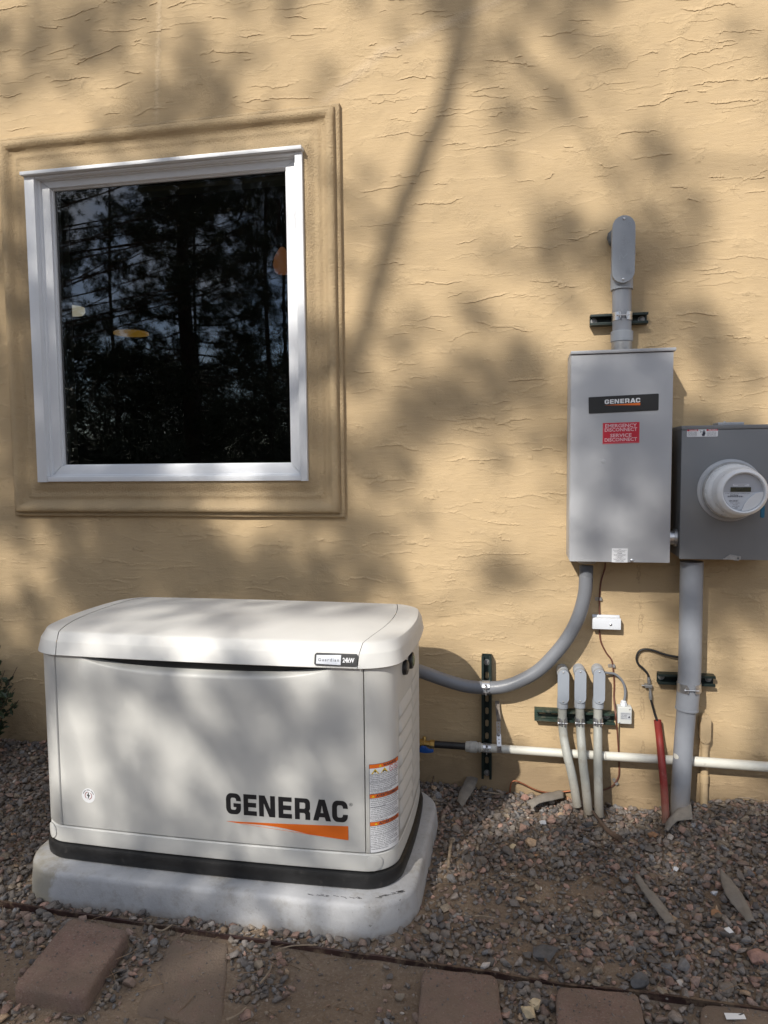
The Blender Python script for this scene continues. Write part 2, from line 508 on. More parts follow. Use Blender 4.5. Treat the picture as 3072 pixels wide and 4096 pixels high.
class MB:
    def __init__(self):
        self.v, self.f = [], []

    def add(self, vs, fs):
        o = len(self.v)
        self.v += [tuple(map(float, q)) for q in vs]
        self.f += [tuple(i + o for i in g) for g in fs]
        return self

    def box(self, x0, x1, y0, y1, z0, z1):
        vs = [(x, y, z) for z in (z0, z1) for y in (y0, y1) for x in (x0, x1)]
        fs = [(0, 2, 3, 1), (4, 5, 7, 6), (0, 1, 5, 4), (2, 6, 7, 3), (0, 4, 6, 2), (1, 3, 7, 5)]
        return self.add(vs, fs)

    def loft(self, rings, closed=True, cap0=True, cap1=True):
        n = len(rings[0])
        vs = [q for r in rings for q in r]
        fs = []
        for k in range(len(rings) - 1):
            for i in range(n if closed else n - 1):
                j = (i + 1) % n
                fs.append((k * n + i, k * n + j, (k + 1) * n + j, (k + 1) * n + i))
        if cap0:
            fs.append(tuple(reversed(range(n))))
        if cap1:
            fs.append(tuple(range((len(rings) - 1) * n, len(rings) * n)))
        return self.add(vs, fs)

    def tube(self, path, r, seg=12, caps=True):
        path = [Vector(q) for q in path]
        rs = r if isinstance(r, (list, tuple)) else [r] * len(path)
        t0 = (path[1] - path[0]).normalized()
        ref = Vector((0, 0, 1)) if abs(t0.z) < 0.9 else Vector((1, 0, 0))
        nrm = t0.cross(ref).normalized()
        rings = []
        for i, q in enumerate(path):
            a = path[max(0, i - 1)]
            b = path[min(len(path) - 1, i + 1)]
            t = (b - a).normalized()
            nrm = (nrm - t * nrm.dot(t))
            nrm = nrm.normalized() if nrm.length > 1e-6 else t.orthogonal().normalized()
            bn = t.cross(nrm)
            rings.append([q + (nrm * math.cos(2 * math.pi * k / seg) + bn * math.sin(2 * math.pi * k / seg)) * rs[i] for k in range(seg)])
        return self.loft(rings, True, caps, caps)

    def lathe(self, c, axis, prof, seg=32, caps=True):
        """prof: (distance along axis, radius)"""
        c = Vector(c)
        ax = Vector(axis).normalized()
        u = ax.orthogonal().normalized()
        w = ax.cross(u)
        rings = [[c + ax * d + (u * math.cos(2 * math.pi * k / seg) + w * math.sin(2 * math.pi * k / seg)) * r for k in range(seg)] for d, r in prof]
        return self.loft(rings, True, caps, caps)

    def prism(self, poly, holes, fn, t):
        """flat polygon with holes; fn(u, v, depth) gives the point; depth runs 0..t"""
        loops = [poly] + list(holes)
        flatp = [q for lp in loops for q in lp]
        tris = tessellate_polygon([[Vector((q[0], q[1], 0)) for q in lp] for lp in loops])
        n = len(flatp)
        if t == 0:
            return self.add([fn(q[0], q[1], 0.0) for q in flatp], [tuple(g) for g in tris])
        vs = [fn(q[0], q[1], 0.0) for q in flatp] + [fn(q[0], q[1], t) for q in flatp]
        fs = [tuple(g) for g in tris] + [tuple(n + i for i in reversed(g)) for g in tris]
        o = 0
        for lp in loops:
            m = len(lp)
            for i in range(m):
                j = (i + 1) % m
                fs.append((o + i, o + j, n + o + j, n + o + i))
            o += m
        return self.add(vs, fs)

    def build(self, name, m, parent=None, smooth=True, bevel=0.0, seg=2, angle=35, origin=None, fix=True):
        me = bpy.data.meshes.new(name)
        v = np.array(self.v, float)
        c = (v.min(0) + v.max(0)) / 2 if origin is None else np.array(origin, float)
        if origin is None and parent is None:
            c[2] = v[:, 2].min()
        me.from_pydata([tuple(q) for q in (v - c)], [], self.f)
        if fix or bevel:
            bm = bmesh.new()
            bm.from_mesh(me)
            if fix:
                bmesh.ops.recalc_face_normals(bm, faces=bm.faces)
            if bevel:
                es = [e for e in bm.edges if e.is_manifold and e.calc_face_angle(0) > math.radians(40)]
                bmesh.ops.bevel(bm, geom=es, offset=bevel, segments=seg, affect='EDGES', profile=0.6, clamp_overlap=True)
            bm.to_mesh(me)
            bm.free()
        if smooth:
            me.shade_smooth()
            me.set_sharp_from_angle(angle=math.radians(angle))
        me.materials.append(M[m] if isinstance(m, str) else m)
        return link(bpy.data.objects.new(name, me), c, parent)


def link(o, c, parent=None):
    COL.objects.link(o)
    c = Vector(c)
    WL[o] = c
    if parent is not None:
        o.parent = parent
        o.location = c - WL[parent]
    else:
        o.location = c
    return o


def tag(o, label=None, cat=None, group=None, kind=None):
    if label:
        o['label'] = label
    if cat:
        o['category'] = cat
    if group:
        o['group'] = group
    if kind:
        o['kind'] = kind
    return o


def thing(name, label, cat, loc, group=None):
    e = bpy.data.objects.new(name, None)
    e.empty_display_size = 0.1
    link(e, loc)
    return tag(e, label, cat, group)


def share(src, name, c, parent, rot=None):
    """another piece with the same mesh"""
    o = bpy.data.objects.new(name, src.data)
    link(o, c, parent)
    if rot:
        o.rotation_euler = rot
    return o


def spline(pts, n=8):
    """Catmull-Rom through points"""
    P = [Vector(q) for q in pts]
    P = [P[0] * 2 - P[1]] + P + [P[-1] * 2 - P[-2]]
    out = []
    for i in range(1, len(P) - 2):
        for k in range(n):
            t = k / n
            a, b, c, d = P[i - 1], P[i], P[i + 1], P[i + 2]
            out.append(0.5 * ((2 * b) + (c - a) * t + (2 * a - 5 * b + 4 * c - d) * t * t + (3 * b - a - 3 * c + d) * t ** 3))
    out.append(P[-2])
    return out


_text_cache = {}


def text2d(s, bold=0.0, space=1.0):
    key = (s, bold, space)
    if key not in _text_cache:
        cu = bpy.data.curves.new('t', 'FONT')
        cu.body = s
        cu.size = 1.0
        cu.offset = bold
        cu.space_character = space
        cu.resolution_u = 2
        ob = bpy.data.objects.new('t', cu)
        COL.objects.link(ob)
        dg = bpy.context.evaluated_depsgraph_get()
        me = bpy.data.meshes.new_from_object(ob.evaluated_get(dg))
        vs = [(v.co.x, v.co.y) for v in me.vertices]
        fs = [tuple(p.vertices) for p in me.polygons]
        bpy.data.objects.remove(ob)
        bpy.data.curves.remove(cu)
        bpy.data.meshes.remove(me)
        _text_cache[key] = (vs, fs)
    return _text_cache[key]


def add_text(mb, s, fn, u0, v0, width=None, height=None, bold=0.0, space=1.0, align='l'):
    """letters laid into (u, v); height = cap height; width squeezes the line"""
    vs, fs = text2d(s, bold, space)
    if not vs:
        return
    xs = [q[0] for q in vs]
    w = max(xs) - min(xs)
    k = height / 0.69
    kx = width / w if width else k
    o = min(xs)
    sh = {'l': 0.0, 'c': -w * kx / 2, 'r': -w * kx}[align]
    mb.add([fn(u0 + sh + (x - o) * kx, v0 + y * k, 0.0) for x, y in vs], fs)


def rpoly(w, h, r, n=5, c=(0, 0)):
    out = []
    for (cx, cy, a0) in ((w / 2 - r, h / 2 - r, 0), (-w / 2 + r, h / 2 - r, 90), (-w / 2 + r, -h / 2 + r, 180), (w / 2 - r, -h / 2 + r, 270)):
        for k in range(n + 1):
            a = math.radians(a0 + 90 * k / n)
            out.append((c[0] + cx + r * math.cos(a), c[1] + cy + r * math.sin(a)))
    return out


def onto(y, x0=0.0, z0=0.0):
    """flat sticker on a face that looks towards -y: u right, v up"""
    return lambda u, v, d: (x0 + u, y - d, z0 + v)


def arc(cx, cy, r, a0, a1, n=5):
    return [(cx + r * math.cos(math.radians(a0 + (a1 - a0) * k / n)), cy + r * math.sin(math.radians(a0 + (a1 - a0) * k / n))) for k in range(n + 1)]


# wide block capitals for the maker's name: glyph -> (outline, holes), unit height
def glyphs():
    tv, th, r, ri = 0.27, 0.215, 0.30, 0.10

    def E(w):
        return [(0, 0), (0, 1), (w, 1), (w, 1 - th), (tv, 1 - th), (tv, .61), (w * .96, .61), (w * .96, .39), (tv, .39), (tv, th), (w, th), (w, 0)], []

    def C(w, lo):
        o = [(w, .64)] + arc(w - r, 1 - r, r, 0, 90) + arc(r, 1 - r, r, 90, 180) + arc(r, r, r, 180, 270) + arc(w - r, r, r, 270, 360) + [(w, lo)]
        return o
    wi = .86
    inner = arc(wi - tv - ri, th + ri, ri, 360, 270) + arc(tv + ri, th + ri, ri, 270, 180) + arc(tv + ri, 1 - th - ri, ri, 180, 90) + arc(wi - tv - ri, 1 - th - ri, ri, 90, 0) + [(wi - tv, .64)]
    G = C(wi, .53) + [(wi * .50, .53), (wi * .50, .345), (wi - tv, .345)] + inner
    Cc = C(wi, .36) + [(wi - tv, .36)] + inner
    wn_ = .91
    N = [(0, 0), (0, 1), (.33, 1), (wn_ - tv, .37), (wn_ - tv, 1), (wn_, 1), (wn_, 0), (wn_ - .33, 0), (tv, .63), (tv, 0)]
    wr = .85
    Rr = [(0, 0), (0, 1)] + arc(wr - .22, .78, .22, 90, 0) + [(wr, .52), (wr - .07, .42), (wr, .33), (wr, 0), (wr - tv, 0), (wr - tv, .25), (wr - tv - .06, .31), (tv, .31), (tv, 0)]
    Rh = [[(tv, .51), (tv, .795), (wr - tv - .05, .795), (wr - tv, .75), (wr - tv, .56), (wr - tv - .05, .51)]]
    wa = .99
    A = [(0, 0), (.33, 1), (wa - .33, 1), (wa, 0), (wa - .29, 0), (wa - .35, .17), (.35, .17), (.29, 0)]
    Ah = [[(.42, .37), (wa / 2, .73), (wa - .42, .37)]]
    e = E(.75)
    return [(0, (G, [])), (1.015, e), (1.90, (N, [])), (3.0, e), (3.92, (Rr, Rh)), (4.93, (A, Ah)), (5.98, (Cc, []))]


GLY = glyphs()


def maker_name(mb, fn, u0, v0, h, kx=1.0):
    for off, (poly, holes) in GLY:
        mb.prism([(u0 + (off + x) * h * kx, v0 + y * h) for x, y in poly],
                 [[(u0 + (off + x) * h * kx, v0 + y * h) for x, y in hh] for hh in holes], fn, 0)


def swoosh(mb, fn, u0, v0, h, kx=1.0):
    n = 12
    top = [(u0 + 6.85 * h * kx * i / n, v0 + h * (-.36 + .20 * i / n)) for i in range(n + 1)]
    bot = [(u0 + 6.85 * h * kx * i / n, v0 + h * (-.37 - .45 * i / n)) for i in range(n, -1, -1)]
    mb.prism(top + bot, [], fn, 0)


# ------------------------------------------------------------------ ground
WX = [-4.0, -2.4, -0.9, -0.3, 0.0, 0.3, 0.5, 0.62, 0.84, 1.2, 4.0]
WZ = [0.02, 0.025, -0.01, -0.03, -0.045, -0.07, -0.072, -0.03, -0.008, 0.0, 0.0]
E0, E1 = atz(0, 3602, -0.050), atz(3072, 4036, -0.050)
EDGE_Y = lambda x: float(E0[1] + (E1[1] - E0[1]) * (x - E0[0]) / (E1[0] - E0[0]))


def fbm(x, y, s, seed=0.0):
    return mnoise.noise((x * s + seed, y * s, seed)) * 0.6 + mnoise.noise((x * s * 2.3, y * s * 2.3 + seed, 3 + seed)) * 0.3 + mnoise.noise((x * s * 5.1, y * s * 5.1, 7 + seed)) * 0.15


DIRT_SPOTS = [(1620, 3640, 0.11, 0.16), (1790, 3560, 0.09, 0.10), (2230, 3560, 0.17, 0.10), (2420, 3530, 0.12, 0.07), (2080, 3790, 0.16, 0.05), (2330, 3830, 0.14, 0.05), (2860, 3590, 0.07, 0.06), (2010, 3640, 0.10, 0.06)]
DS = [(atz(px, py, -0.045), rx, ry) for px, py, rx, ry in DIRT_SPOTS]


def gh(x, y):
    """height of the soil"""
    wz = float(np.interp(x, WX, WZ)) - 0.012
    a = max(0.0, min(1.0, (y + 1.0) / 0.95)) ** 1.2
    z = -0.066 * (1 - a) + wz * a
    ey = EDGE_Y(x)
    if y < ey + 0.02:
        z += -0.010 * (1 - sm(ey - 0.05, ey + 0.02, y))
    # mound of gravel by the conduits and soil swept up in front of the buried slabs
    z += 0.016 * math.exp(-(((x - 0.15) / 0.45) ** 2 + ((y + 0.42) / 0.2) ** 2))
    for c, rx, ry in DS:
        z += 0.010 * math.exp(-(((x - c[0]) / rx) ** 2 + ((y - c[1]) / ry) ** 2))
    if -4 < x < 4 and -4 < y < 0.2:
        z += 0.010 * fbm(x, y, 3.0) + 0.005 * fbm(x, y, 11.0, 4.0)
    return z


def axis(lo, hi, fine_lo, fine_hi, step, coarse):
    a = list(np.arange(fine_lo, fine_hi + 1e-6, step))
    x = fine_lo
    s = step
    left = []
    while x > lo:
        s = min(s * 1.6, coarse)
        x -= s
        left.append(x)
    x = fine_hi
    s = step
    right = []
    while x < hi:
        s = min(s * 1.6, coarse)
        x += s
        right.append(x)
    return list(reversed(left)) + a + right


gxs = axis(-420, 420, -2.4, 1.3, 0.02, 60)
gys = [y for y in axis(-420, 0.3, -1.75, 0.04, 0.02, 60)]
mb = MB()
mb.v = [(x, y, gh(x, y)) for y in gys for x in gxs]
nx = len(gxs)
mb.f = [(j * nx + i, j * nx + i + 1, (j + 1) * nx + i + 1, (j + 1) * nx + i) for j in range(len(gys) - 1) for i in range(nx - 1)]
ground = mb.build('ground', 'dirt', origin=(0, 0, 0), fix=False, angle=180)
tag(ground, 'bare brown soil under the gravel', None, None, 'structure')

# ------------------------------------------------------------------ house wall with its window
WIN = dict(x0=-2.142, x1=-0.879, z0=1.243, z1=2.590)          # outer edge of the white frame
house = thing('house_wall', 'tan stucco house wall with ragged trowel ledges behind the generator', 'wall', (0, 0, 0))
mb = MB()
hx0, hx1, hz0, hz1 = -9.0, 7.0, -0.6, 5.2
ox0, ox1, oz0, oz1 = WIN['x0'] + 0.03, WIN['x1'] - 0.03, WIN['z0'] + 0.03, WIN['z1'] - 0.03
mb.prism([(hx0, hz0), (hx1, hz0), (hx1, hz1), (hx0, hz1)], [[(ox0, oz0), (ox0, oz1), (ox1, oz1), (ox1, oz0)]],
         lambda u, v, d: (u, d, v), 0.16)
mb.build('wall_surface', 'stucco_wall', house, smooth=False, origin=(0, 0, 0))
# ragged lips where one trowel stroke overlaps the next: thin real ledges, sharp below and feathered out above
lp = MB()
r5 = random.Random(77)
for _ in range(1750):
    x, z = -3.4 + 5.6 * r5.random(), 0.02 + 3.5 * r5.random()
    if -2.33 < x + 0.1 and x < -0.70 and 1.05 < z < 2.80:
        continue
    L = 0.025 + 0.23 * r5.random() ** 1.9
    hmax = 0.0010 + 0.0026 * r5.random() ** 1.4
    n = max(10, int(L / 0.0032))
    slope = r5.gauss(0, 0.05)
    zz, low, mid, top = z, [], [], []
    arch = r5.gauss(0.008, 0.02) * L
    wmax = 0.005 + 0.014 * r5.random()
    for i in range(n + 1):
        u = i / n
        xx = x + L * u
        zz += L / n * slope + r5.gauss(0, 0.00085)
        if r5.random() < 0.06:
            zz += r5.gauss(0, 0.0052)
        if r5.random() < 0.10:
            slope = r5.gauss(0, 0.16)
        zc = zz + arch * 4 * u * (1 - u)
        e = min(1.0, 6 * u, 6 * (1 - u)) * (0.45 + 0.55 * r5.random())
        if -0.735 > xx > -2.30 and 1.08 < zc < 2.775:
            e = 0.0
        low.append((xx, -0.0002, zc - 0.0004))
        mid.append((xx + r5.gauss(0, 0.0006), -max(0.00025, hmax * e), zc))
        top.append((xx, -0.0002, zc + 0.002 + wmax * e * (0.6 + 0.6 * r5.random())))
    lp.loft([low, mid, top], False, False, False)
o = lp.build('trowel_ledge', 'stucco_wall', house, smooth=True, angle=40, origin=(0, 0, 0), fix=False)
o['kind'] = 'stuff'
# moulded surround: rectangles lofted through the profile (inset from outer edge, height off the wall)
TR = dict(x0=-2.290, x1=-0.727, z0=1.0875, z1=2.763)
prof = [(0.0, -0.004), (0.0, 0.016), (0.003, 0.021), (0.013, 0.023), (0.017, 0.021), (0.019, 0.029), (0.0225, 0.041), (0.029, 0.0465), (0.038, 0.048),
        (0.047, 0.046), (0.056, 0.036), (0.063, 0.027), (0.070, 0.0215), (0.080, 0.0200), (0.087, 0.0240), (0.095, 0.0252), (0.102, 0.0225), (0.112, 0.0220), (0.122, 0.0270), (0.133, 0.0320), (0.142, 0.0345), (0.170, 0.034), (0.172, -0.004)]


def rect_ring(d, h, n=46):
    x0, x1, z0, z1 = TR['x0'] + d, TR['x1'] - d, TR['z0'] + d, TR['z1'] - d
    c = [(x0, z0), (x1, z0), (x1, z1), (x0, z1)]
    out = []
    for i in range(4):
        a, b = c[i], c[(i + 1) % 4]
        for k in range(n):
            x, z = a[0] + (b[0] - a[0]) * k / n, a[1] + (b[1] - a[1]) * k / n
            w = 0.0026 * fbm(x, z, 6.0, d * 40) + 0.0012 * fbm(x, z, 25.0, 9 + d * 30)
            q = 0.0022 * fbm(x, z, 5.0, 20 + d * 40)
            out.append((x + q, -h + (w if h > 0.011 else 0), z + q))
    return out


mb = MB()
mb.loft([rect_ring(d, h) for d, h in prof], True, False, False)
mb.build('window_surround', 'stucco_trim', house, angle=60)

win = MB().box(WIN['x0'] + 0.0, WIN['x1'], 0.0, 0.02, WIN['z0'], WIN['z0'] + 0.01)
win = thing_win = None


def frame_rect(mb, x0, x1, z0, z1, w, y0, y1, wt=None, wb=None):
    """four mitred pieces between the outer rectangle and the one inset by w"""
    wt = w if wt is None else wt
    wb = w if wb is None else wb
    o = [(x0, z0), (x1, z0), (x1, z1), (x0, z1)]
    i = [(x0 + w, z0 + wb), (x1 - w, z0 + wb), (x1 - w, z1 - wt), (x0 + w, z1 - wt)]
    for k in range(4):
        j = (k + 1) % 4
        g = 0.0006
        q = [o[k], o[j], i[j], i[k]]
        cx = sum(a[0] for a in q) / 4
        cz = sum(a[1] for a in q) / 4
        q = [(a[0] + (cx - a[0]) * g * 2, a[1] + (cz - a[1]) * g * 2) for a in q]
        yield [(a, y0, b) for a, b in q], [(a, y1, b) for a, b in q]


x0, x1, z0, z1 = WIN['x0'], WIN['x1'], WIN['z0'], WIN['z1']
wf = MB()
# flat flange: left and right stiles run full height, sill strip between them
CAS = 0.047
wf.box(x0, x0 + CAS, -0.050, 0.10, z0, z1 - 0.0132)
wf.box(x1 - 0.030, x1, -0.050, 0.10, z0, z1 - 0.0132)
wf.box(x0 + CAS + 0.0006, x1 - 0.0306, -0.048, 0.10, z0 + 0.002, z0 + 0.0245)
wf.box(x0 + CAS + 0.0006, x1 - 0.0306, -0.048, 0.10, z1 - 0.0225, z1 - 0.0134)
window = wf.build('window', 'vinyl_white', house, bevel=0.0015)
wh = MB()
wh.box(x0 - 0.006, x1 + 0.004, -0.070, 0.02, z1 - 0.0130, z1 + 0.0015)
wh.build('head_cap', 'vinyl_white', window, bevel=0.0015)
# step inside the flange
st = MB()
sx0, sx1, sz0, sz1 = x0 + CAS, x1 - 0.030, z0 + 0.0245, z1 - 0.0225
for a, b in frame_rect(st, sx0 - 0.002, sx1 + 0.002, sz0 - 0.002, sz1 + 0.002, 0.012, -0.026, 0.08, 0.007, 0.009):
    st.loft([a, b])
st.build('frame_step', 'vinyl_white', window, bevel=0.001)
# sash: four mitred members, each its own piece
for a, b in frame_rect(None, sx0 + 0.009, sx1 - 0.009, sz0 + 0.006, sz1 - 0.004, 0.042, -0.014, 0.06, 0.030, 0.041):
    sp = MB().loft([a, b])
    sp.build('sash_member', 'vinyl_white', window, bevel=0.0012)
bd = MB()
gx0, gx1, gz0, gz1 = sx0 + 0.009 + 0.042, sx1 - 0.009 - 0.042, sz0 + 0.006 + 0.041, sz1 - 0.004 - 0.030
for a, b in frame_rect(bd, gx0 - 0.003, gx1 + 0.003, gz0 - 0.003, gz1 + 0.003, 0.009, 0.000, 0.05):
    bd.loft([a, b])
bd.build('glazing_bead', 'vinyl_white', window, bevel=0.001)
pn = MB()
pn.add([(gx0, 0.012, gz0), (gx1, 0.012, gz0), (gx1, 0.012, gz1), (gx0, 0.012, gz1)], [(0, 1, 2, 3)])
pn.build('pane', 'window_glass', window, smooth=False, fix=False)
sp_ = MB()
for a, b in frame_rect(sp_, gx0 - 0.004, gx1 + 0.004, gz0 - 0.004, gz1 + 0.004, 0.012, 0.020, 0.030):
    sp_.loft([a, b])
sp_.build('spacer_bar', 'seam_dark', window, smooth=False)

# the dark room behind the pane
room = MB()
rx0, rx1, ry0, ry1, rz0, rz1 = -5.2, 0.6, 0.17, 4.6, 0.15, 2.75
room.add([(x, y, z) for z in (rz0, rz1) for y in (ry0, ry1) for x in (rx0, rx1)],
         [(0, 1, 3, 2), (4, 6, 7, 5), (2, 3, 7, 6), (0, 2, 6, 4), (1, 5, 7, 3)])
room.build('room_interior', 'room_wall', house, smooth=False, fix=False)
jm = MB()
for a, b in frame_rect(jm, ox0 + 0.012, ox1 - 0.012, oz0 + 0.012, oz1 - 0.012, 0.02, 0.101, 0.168):
    jm.loft([a, b])
jm.build('inner_jamb', 'sill_olive', house, smooth=False)


def lamp_at(px, py, y):
    return Vector(at(px, py, y))


q = lamp_at(284, 1248, 1.3)
t = thing('ceiling_light', 'pale oblong ceiling light seen through the window at its left side', 'lamp', q)
MB().loft([[(q.x + 0.085 * math.cos(a) * s, q.y + 0.085 * math.sin(a) * s, q.z + h) for a in np.linspace(0, 2 * math.pi, 24, endpoint=False)]
           for s, h in ((0.5, -0.020), (0.85, -0.015), (1.0, 0.0), (0.98, 0.028))]).build('diffuser', 'lamp_white', t)
MB().lathe(q + Vector((0, 0, 0.0285)), (0, 0, 1), [(0, 0.07), (0.02, 0.07)], 24).build('mounting_plate', 'room_wall', t)
q = lamp_at(525, 1336, 2.2)
t = thing('ceiling_light', 'thin yellow ceiling light deeper in the room, seen through the window', 'lamp', q)
MB().loft([[(q.x + 0.13 * math.cos(a) * s, q.y + 0.13 * math.sin(a) * s, q.z + h) for a in np.linspace(0, 2 * math.pi, 24, endpoint=False)]
           for s, h in ((0.6, -0.008), (1.0, -0.003), (0.98, 0.012))]).build('diffuser', 'lamp_yellow', t)
MB().lathe(q + Vector((0, 0, 0.0125)), (0, 0, 1), [(0, 0.1), (0.02, 0.1)], 24).build('mounting_plate', 'room_wall', t)
q = lamp_at(1130, 1046, 0.9)
t = thing('pendant_lamp', 'copper coloured pendant lamp hanging inside the window at its upper right', 'lamp', q)
MB().lathe(q, (0, 0, 1), [(-0.065, 0.030), (-0.055, 0.042), (-0.02, 0.052), (0.02, 0.045), (0.06, 0.022), (0.075, 0.010)], 24).build('lamp_shade', 'lamp_copper', t)
MB().tube([q + Vector((0, 0, 0.074)), q + Vector((0, 0, 0.62))], 0.003, 6).build('cord', 'black_plastic', t)

# ------------------------------------------------------------------ generator pad and generator
GX, GY, GA, GB = -0.966, -0.597, 0.588, 0.310


def rrect(a, b, r, n=9, ne=18):
    """rounded rectangle, counter-clockwise from the middle of the front (-y) edge"""
    pts = []
    cs = [(a - r, -b + r, 270), (a - r, b - r, 0), (-a + r, b - r, 90), (-a + r, -b + r, 180)]
    def edge(p, q):
        for k in range(1, ne):
            pts.append((p[0] + (q[0] - p[0]) * k / ne, p[1] + (q[1] - p[1]) * k / ne))
    prev = (0.0, -b)
    for i, (cx, cy, a0) in enumerate(cs):
        A = [(cx + r * math.cos(math.radians(a0 + 90 * k / n)), cy + r * math.sin(math.radians(a0 + 90 * k / n))) for k in range(n + 1)]
        edge(prev, A[0])
        pts += A
        prev = A[-1]
    edge(prev, (0.0, -b))
    pts.append((0.0, -b))
    return pts


BOWX, BOWY = 0.018, 0.014


def warp(x, y, a, b):
    return x + BOWX * (1 - min(1, (y / b) ** 2)) * (x / a), y + BOWY * (1 - min(1, (x / a) ** 2)) * (y / b)


def gring(a, b, r, z, bow=True):
    out = []
    for x, y in rrect(a, b, r):
        if bow:
            x, y = warp(x, y, a, b)
        out.append((GX + x, GY + y, z))
    return out


pad = MB()
PCX, PCY, PA, PB = -0.958, -0.60, 0.654, 0.400


def pring(i, z, r=0.17):
    out = []
    for x, y in rrect(PA - i, PB - i, r - i):
        wob = 0.0012 * fbm(x, y, 4.0, 2.0)
        out.append((PCX + x + wob, PCY + y + wob, z + 0.0006 * fbm(x, y, 6.0)))
    return out


pad.loft([pring(-0.003, -0.16), pring(-0.002, -0.06), pring(0.005, 0.020), pring(0.008, 0.029), pring(0.0135, 0.0345), pring(0.021, 0.0364), pring(0.06, 0.0369)])
pado = pad.build('equipment_pad', 'pad_concrete', angle=50)
tag(pado, 'pale grey rounded equipment pad under the generator, scuffed along its front edge', 'pad')

gen = thing('standby_generator', 'off-white standby generator with curved lid and orange swoosh, standing on the grey pad', 'generator', (GX, GY, 0.0375))
mb = MB().loft([gring(GA + d, GB + d, 0.09 + d, z) for d, z in ((0.004, 0.0375), (0.010, 0.044), (0.012, 0.072), (0.008, 0.085), (-0.004, 0.0895), (-0.03, 0.090))])
mb.build('base_skirt', 'black_base', gen)
mb = MB().loft([gring(GA + d, GB + d, 0.086 + d, z) for d, z in ((-0.006, 0.0895), (0.0, 0.092), (0.0015, 0.099), (0.0, 0.125), (-0.001, 0.141), (-0.004, 0.1445), (-0.03, 0.145))])
mb.build('lower_frame', 'gen_white', gen)
mb = MB().loft([gring(GA - 0.022, GB - 0.022, 0.08, z) for z in (0.1455, 0.712)])
mb.build('inner_body', 'seam_dark', gen)

# outline of the shell, sampled densely, for the wrap-round panel and for things stuck on it
OUT = [warp(x, y, GA, GB) for x, y in rrect(GA, GB, 0.085, 12, 24)]
OUT = [OUT[-1]] + OUT
OS = [0.0]
for i in range(1, len(OUT)):
    OS.append(OS[-1] + math.hypot(OUT[i][0] - OUT[i - 1][0], OUT[i][1] - OUT[i - 1][1]))
OX = np.array([q[0] for q in OUT])
OY = np.array([q[1] for q in OUT])
OS = np.array(OS)


def shell(s, off=0.0):
    x, y = float(np.interp(s, OS, OX)), float(np.interp(s, OS, OY))
    e = 0.004
    tx = float(np.interp(min(s + e, OS[-1]), OS, OX) - np.interp(max(s - e, 0), OS, OX))
    ty = float(np.interp(min(s + e, OS[-1]), OS, OY) - np.interp(max(s - e, 0), OS, OY))
    L = math.hypot(tx, ty) or 1.0
    return GX + x + ty / L * off, GY + y - tx / L * off


DW = 0.506
S0 = float(np.interp(DW + 0.0035, OX[:40], OS[:40]))
S1 = OS[-1] - S0
ZB, ZT = 0.1475, 0.716
cols = [(S0, -0.014), (S0, -0.003), (S0 + 0.003, 0.0)] + [(S0 + 0.003 + (S1 - S0 - 0.006) * k / 170, 0.0) for k in range(1, 170)] + [(S1 - 0.003, 0.0), (S1, -0.003), (S1, -0.014)]
rows = [(ZB, -0.014), (ZB, -0.003), (ZB + 0.003, 0.0), (0.30, 0.0), (0.45, 0.0), (0.6, 0.0), (ZT, 0.0)]
mb = MB()
mb.loft([[(*shell(s, min(o1, o2)), z) for s, o1 in cols] for z, o2 in rows], False, False, False)
wrap = mb.build('side_panel', 'gen_white', gen, angle=50, fix=False)


def zscoop(x):
    u = (x + 0.003) / 0.415
    return 0.714 - 0.046 * max(0.0, 1 - abs(u) ** 3.2)


dcols = np.linspace(-DW, DW, 90)
dv = [0, 0.006, 0.02, 0.2, 0.4, 0.6, 0.75, 0.84, 0.88]
rowsz = []
mb = MB()
verts = []
NR = 9 + 16
for x in dcols:
    zc = zscoop(x)
    zs = [0.1495 + (zc - 0.004 - 0.1495) * (k / 8) for k in range(9)] + [zc + (0.715 - zc) * (k / 15) for k in range(16)]
    yb = -GB - BOWY * (1 - (x / GA) ** 2)
    col = []
    for z in zs:
        rec = 0.0
        if z > zc - 0.004:
            w = min(1.0, max(0.0, 0.714 - zc) / 0.02)
            rec = 0.075 * w * sm(0.12, 1, (z - zc + 0.004) / max(1e-4, (0.715 - zc + 0.004)))
        lip = -0.0022 * math.exp(-((z - zc + 0.004) / 0.005) ** 2) * min(1.0, max(0.0, 0.714 - zc) / 0.012)
        ex = 0.0025 * sm(DW - 0.004, DW, abs(x)) + 0.0025 * sm(0.004, 0.0, z - 0.1495)
        col.append((GX + x, GY + yb + rec + lip + ex, z))
    verts.append(col)
edgeL = [(q[0], q[1] + 0.012, q[2]) for q in verts[0]]
edgeR = [(q[0], q[1] + 0.012, q[2]) for q in verts[-1]]
verts = [edgeL] + verts + [edgeR]
verts = [[(c[0][0], c[0][1] + 0.012, c[0][2])] + c for c in verts]
mb.loft(verts, False, False, False)
door = mb.build('door', 'gen_white', gen, angle=60, fix=False)

# lid: lofted, then cut into the middle cover and two end caps
LA, LB = GA + 0.014, GB + 0.014
lid_rings = [(0.012, 0.7175), (0.002, 0.7165), (0.0, 0.7185), (0.001, 0.7205), (0.0115, 0.757), (0.0125, 0.759), (0.0315, 0.7825), (0.0345, 0.7848), (0.042, 0.7868), (0.05, 0.788), (0.09, 0.792), (0.16, 0.797), (0.24, 0.7985)]


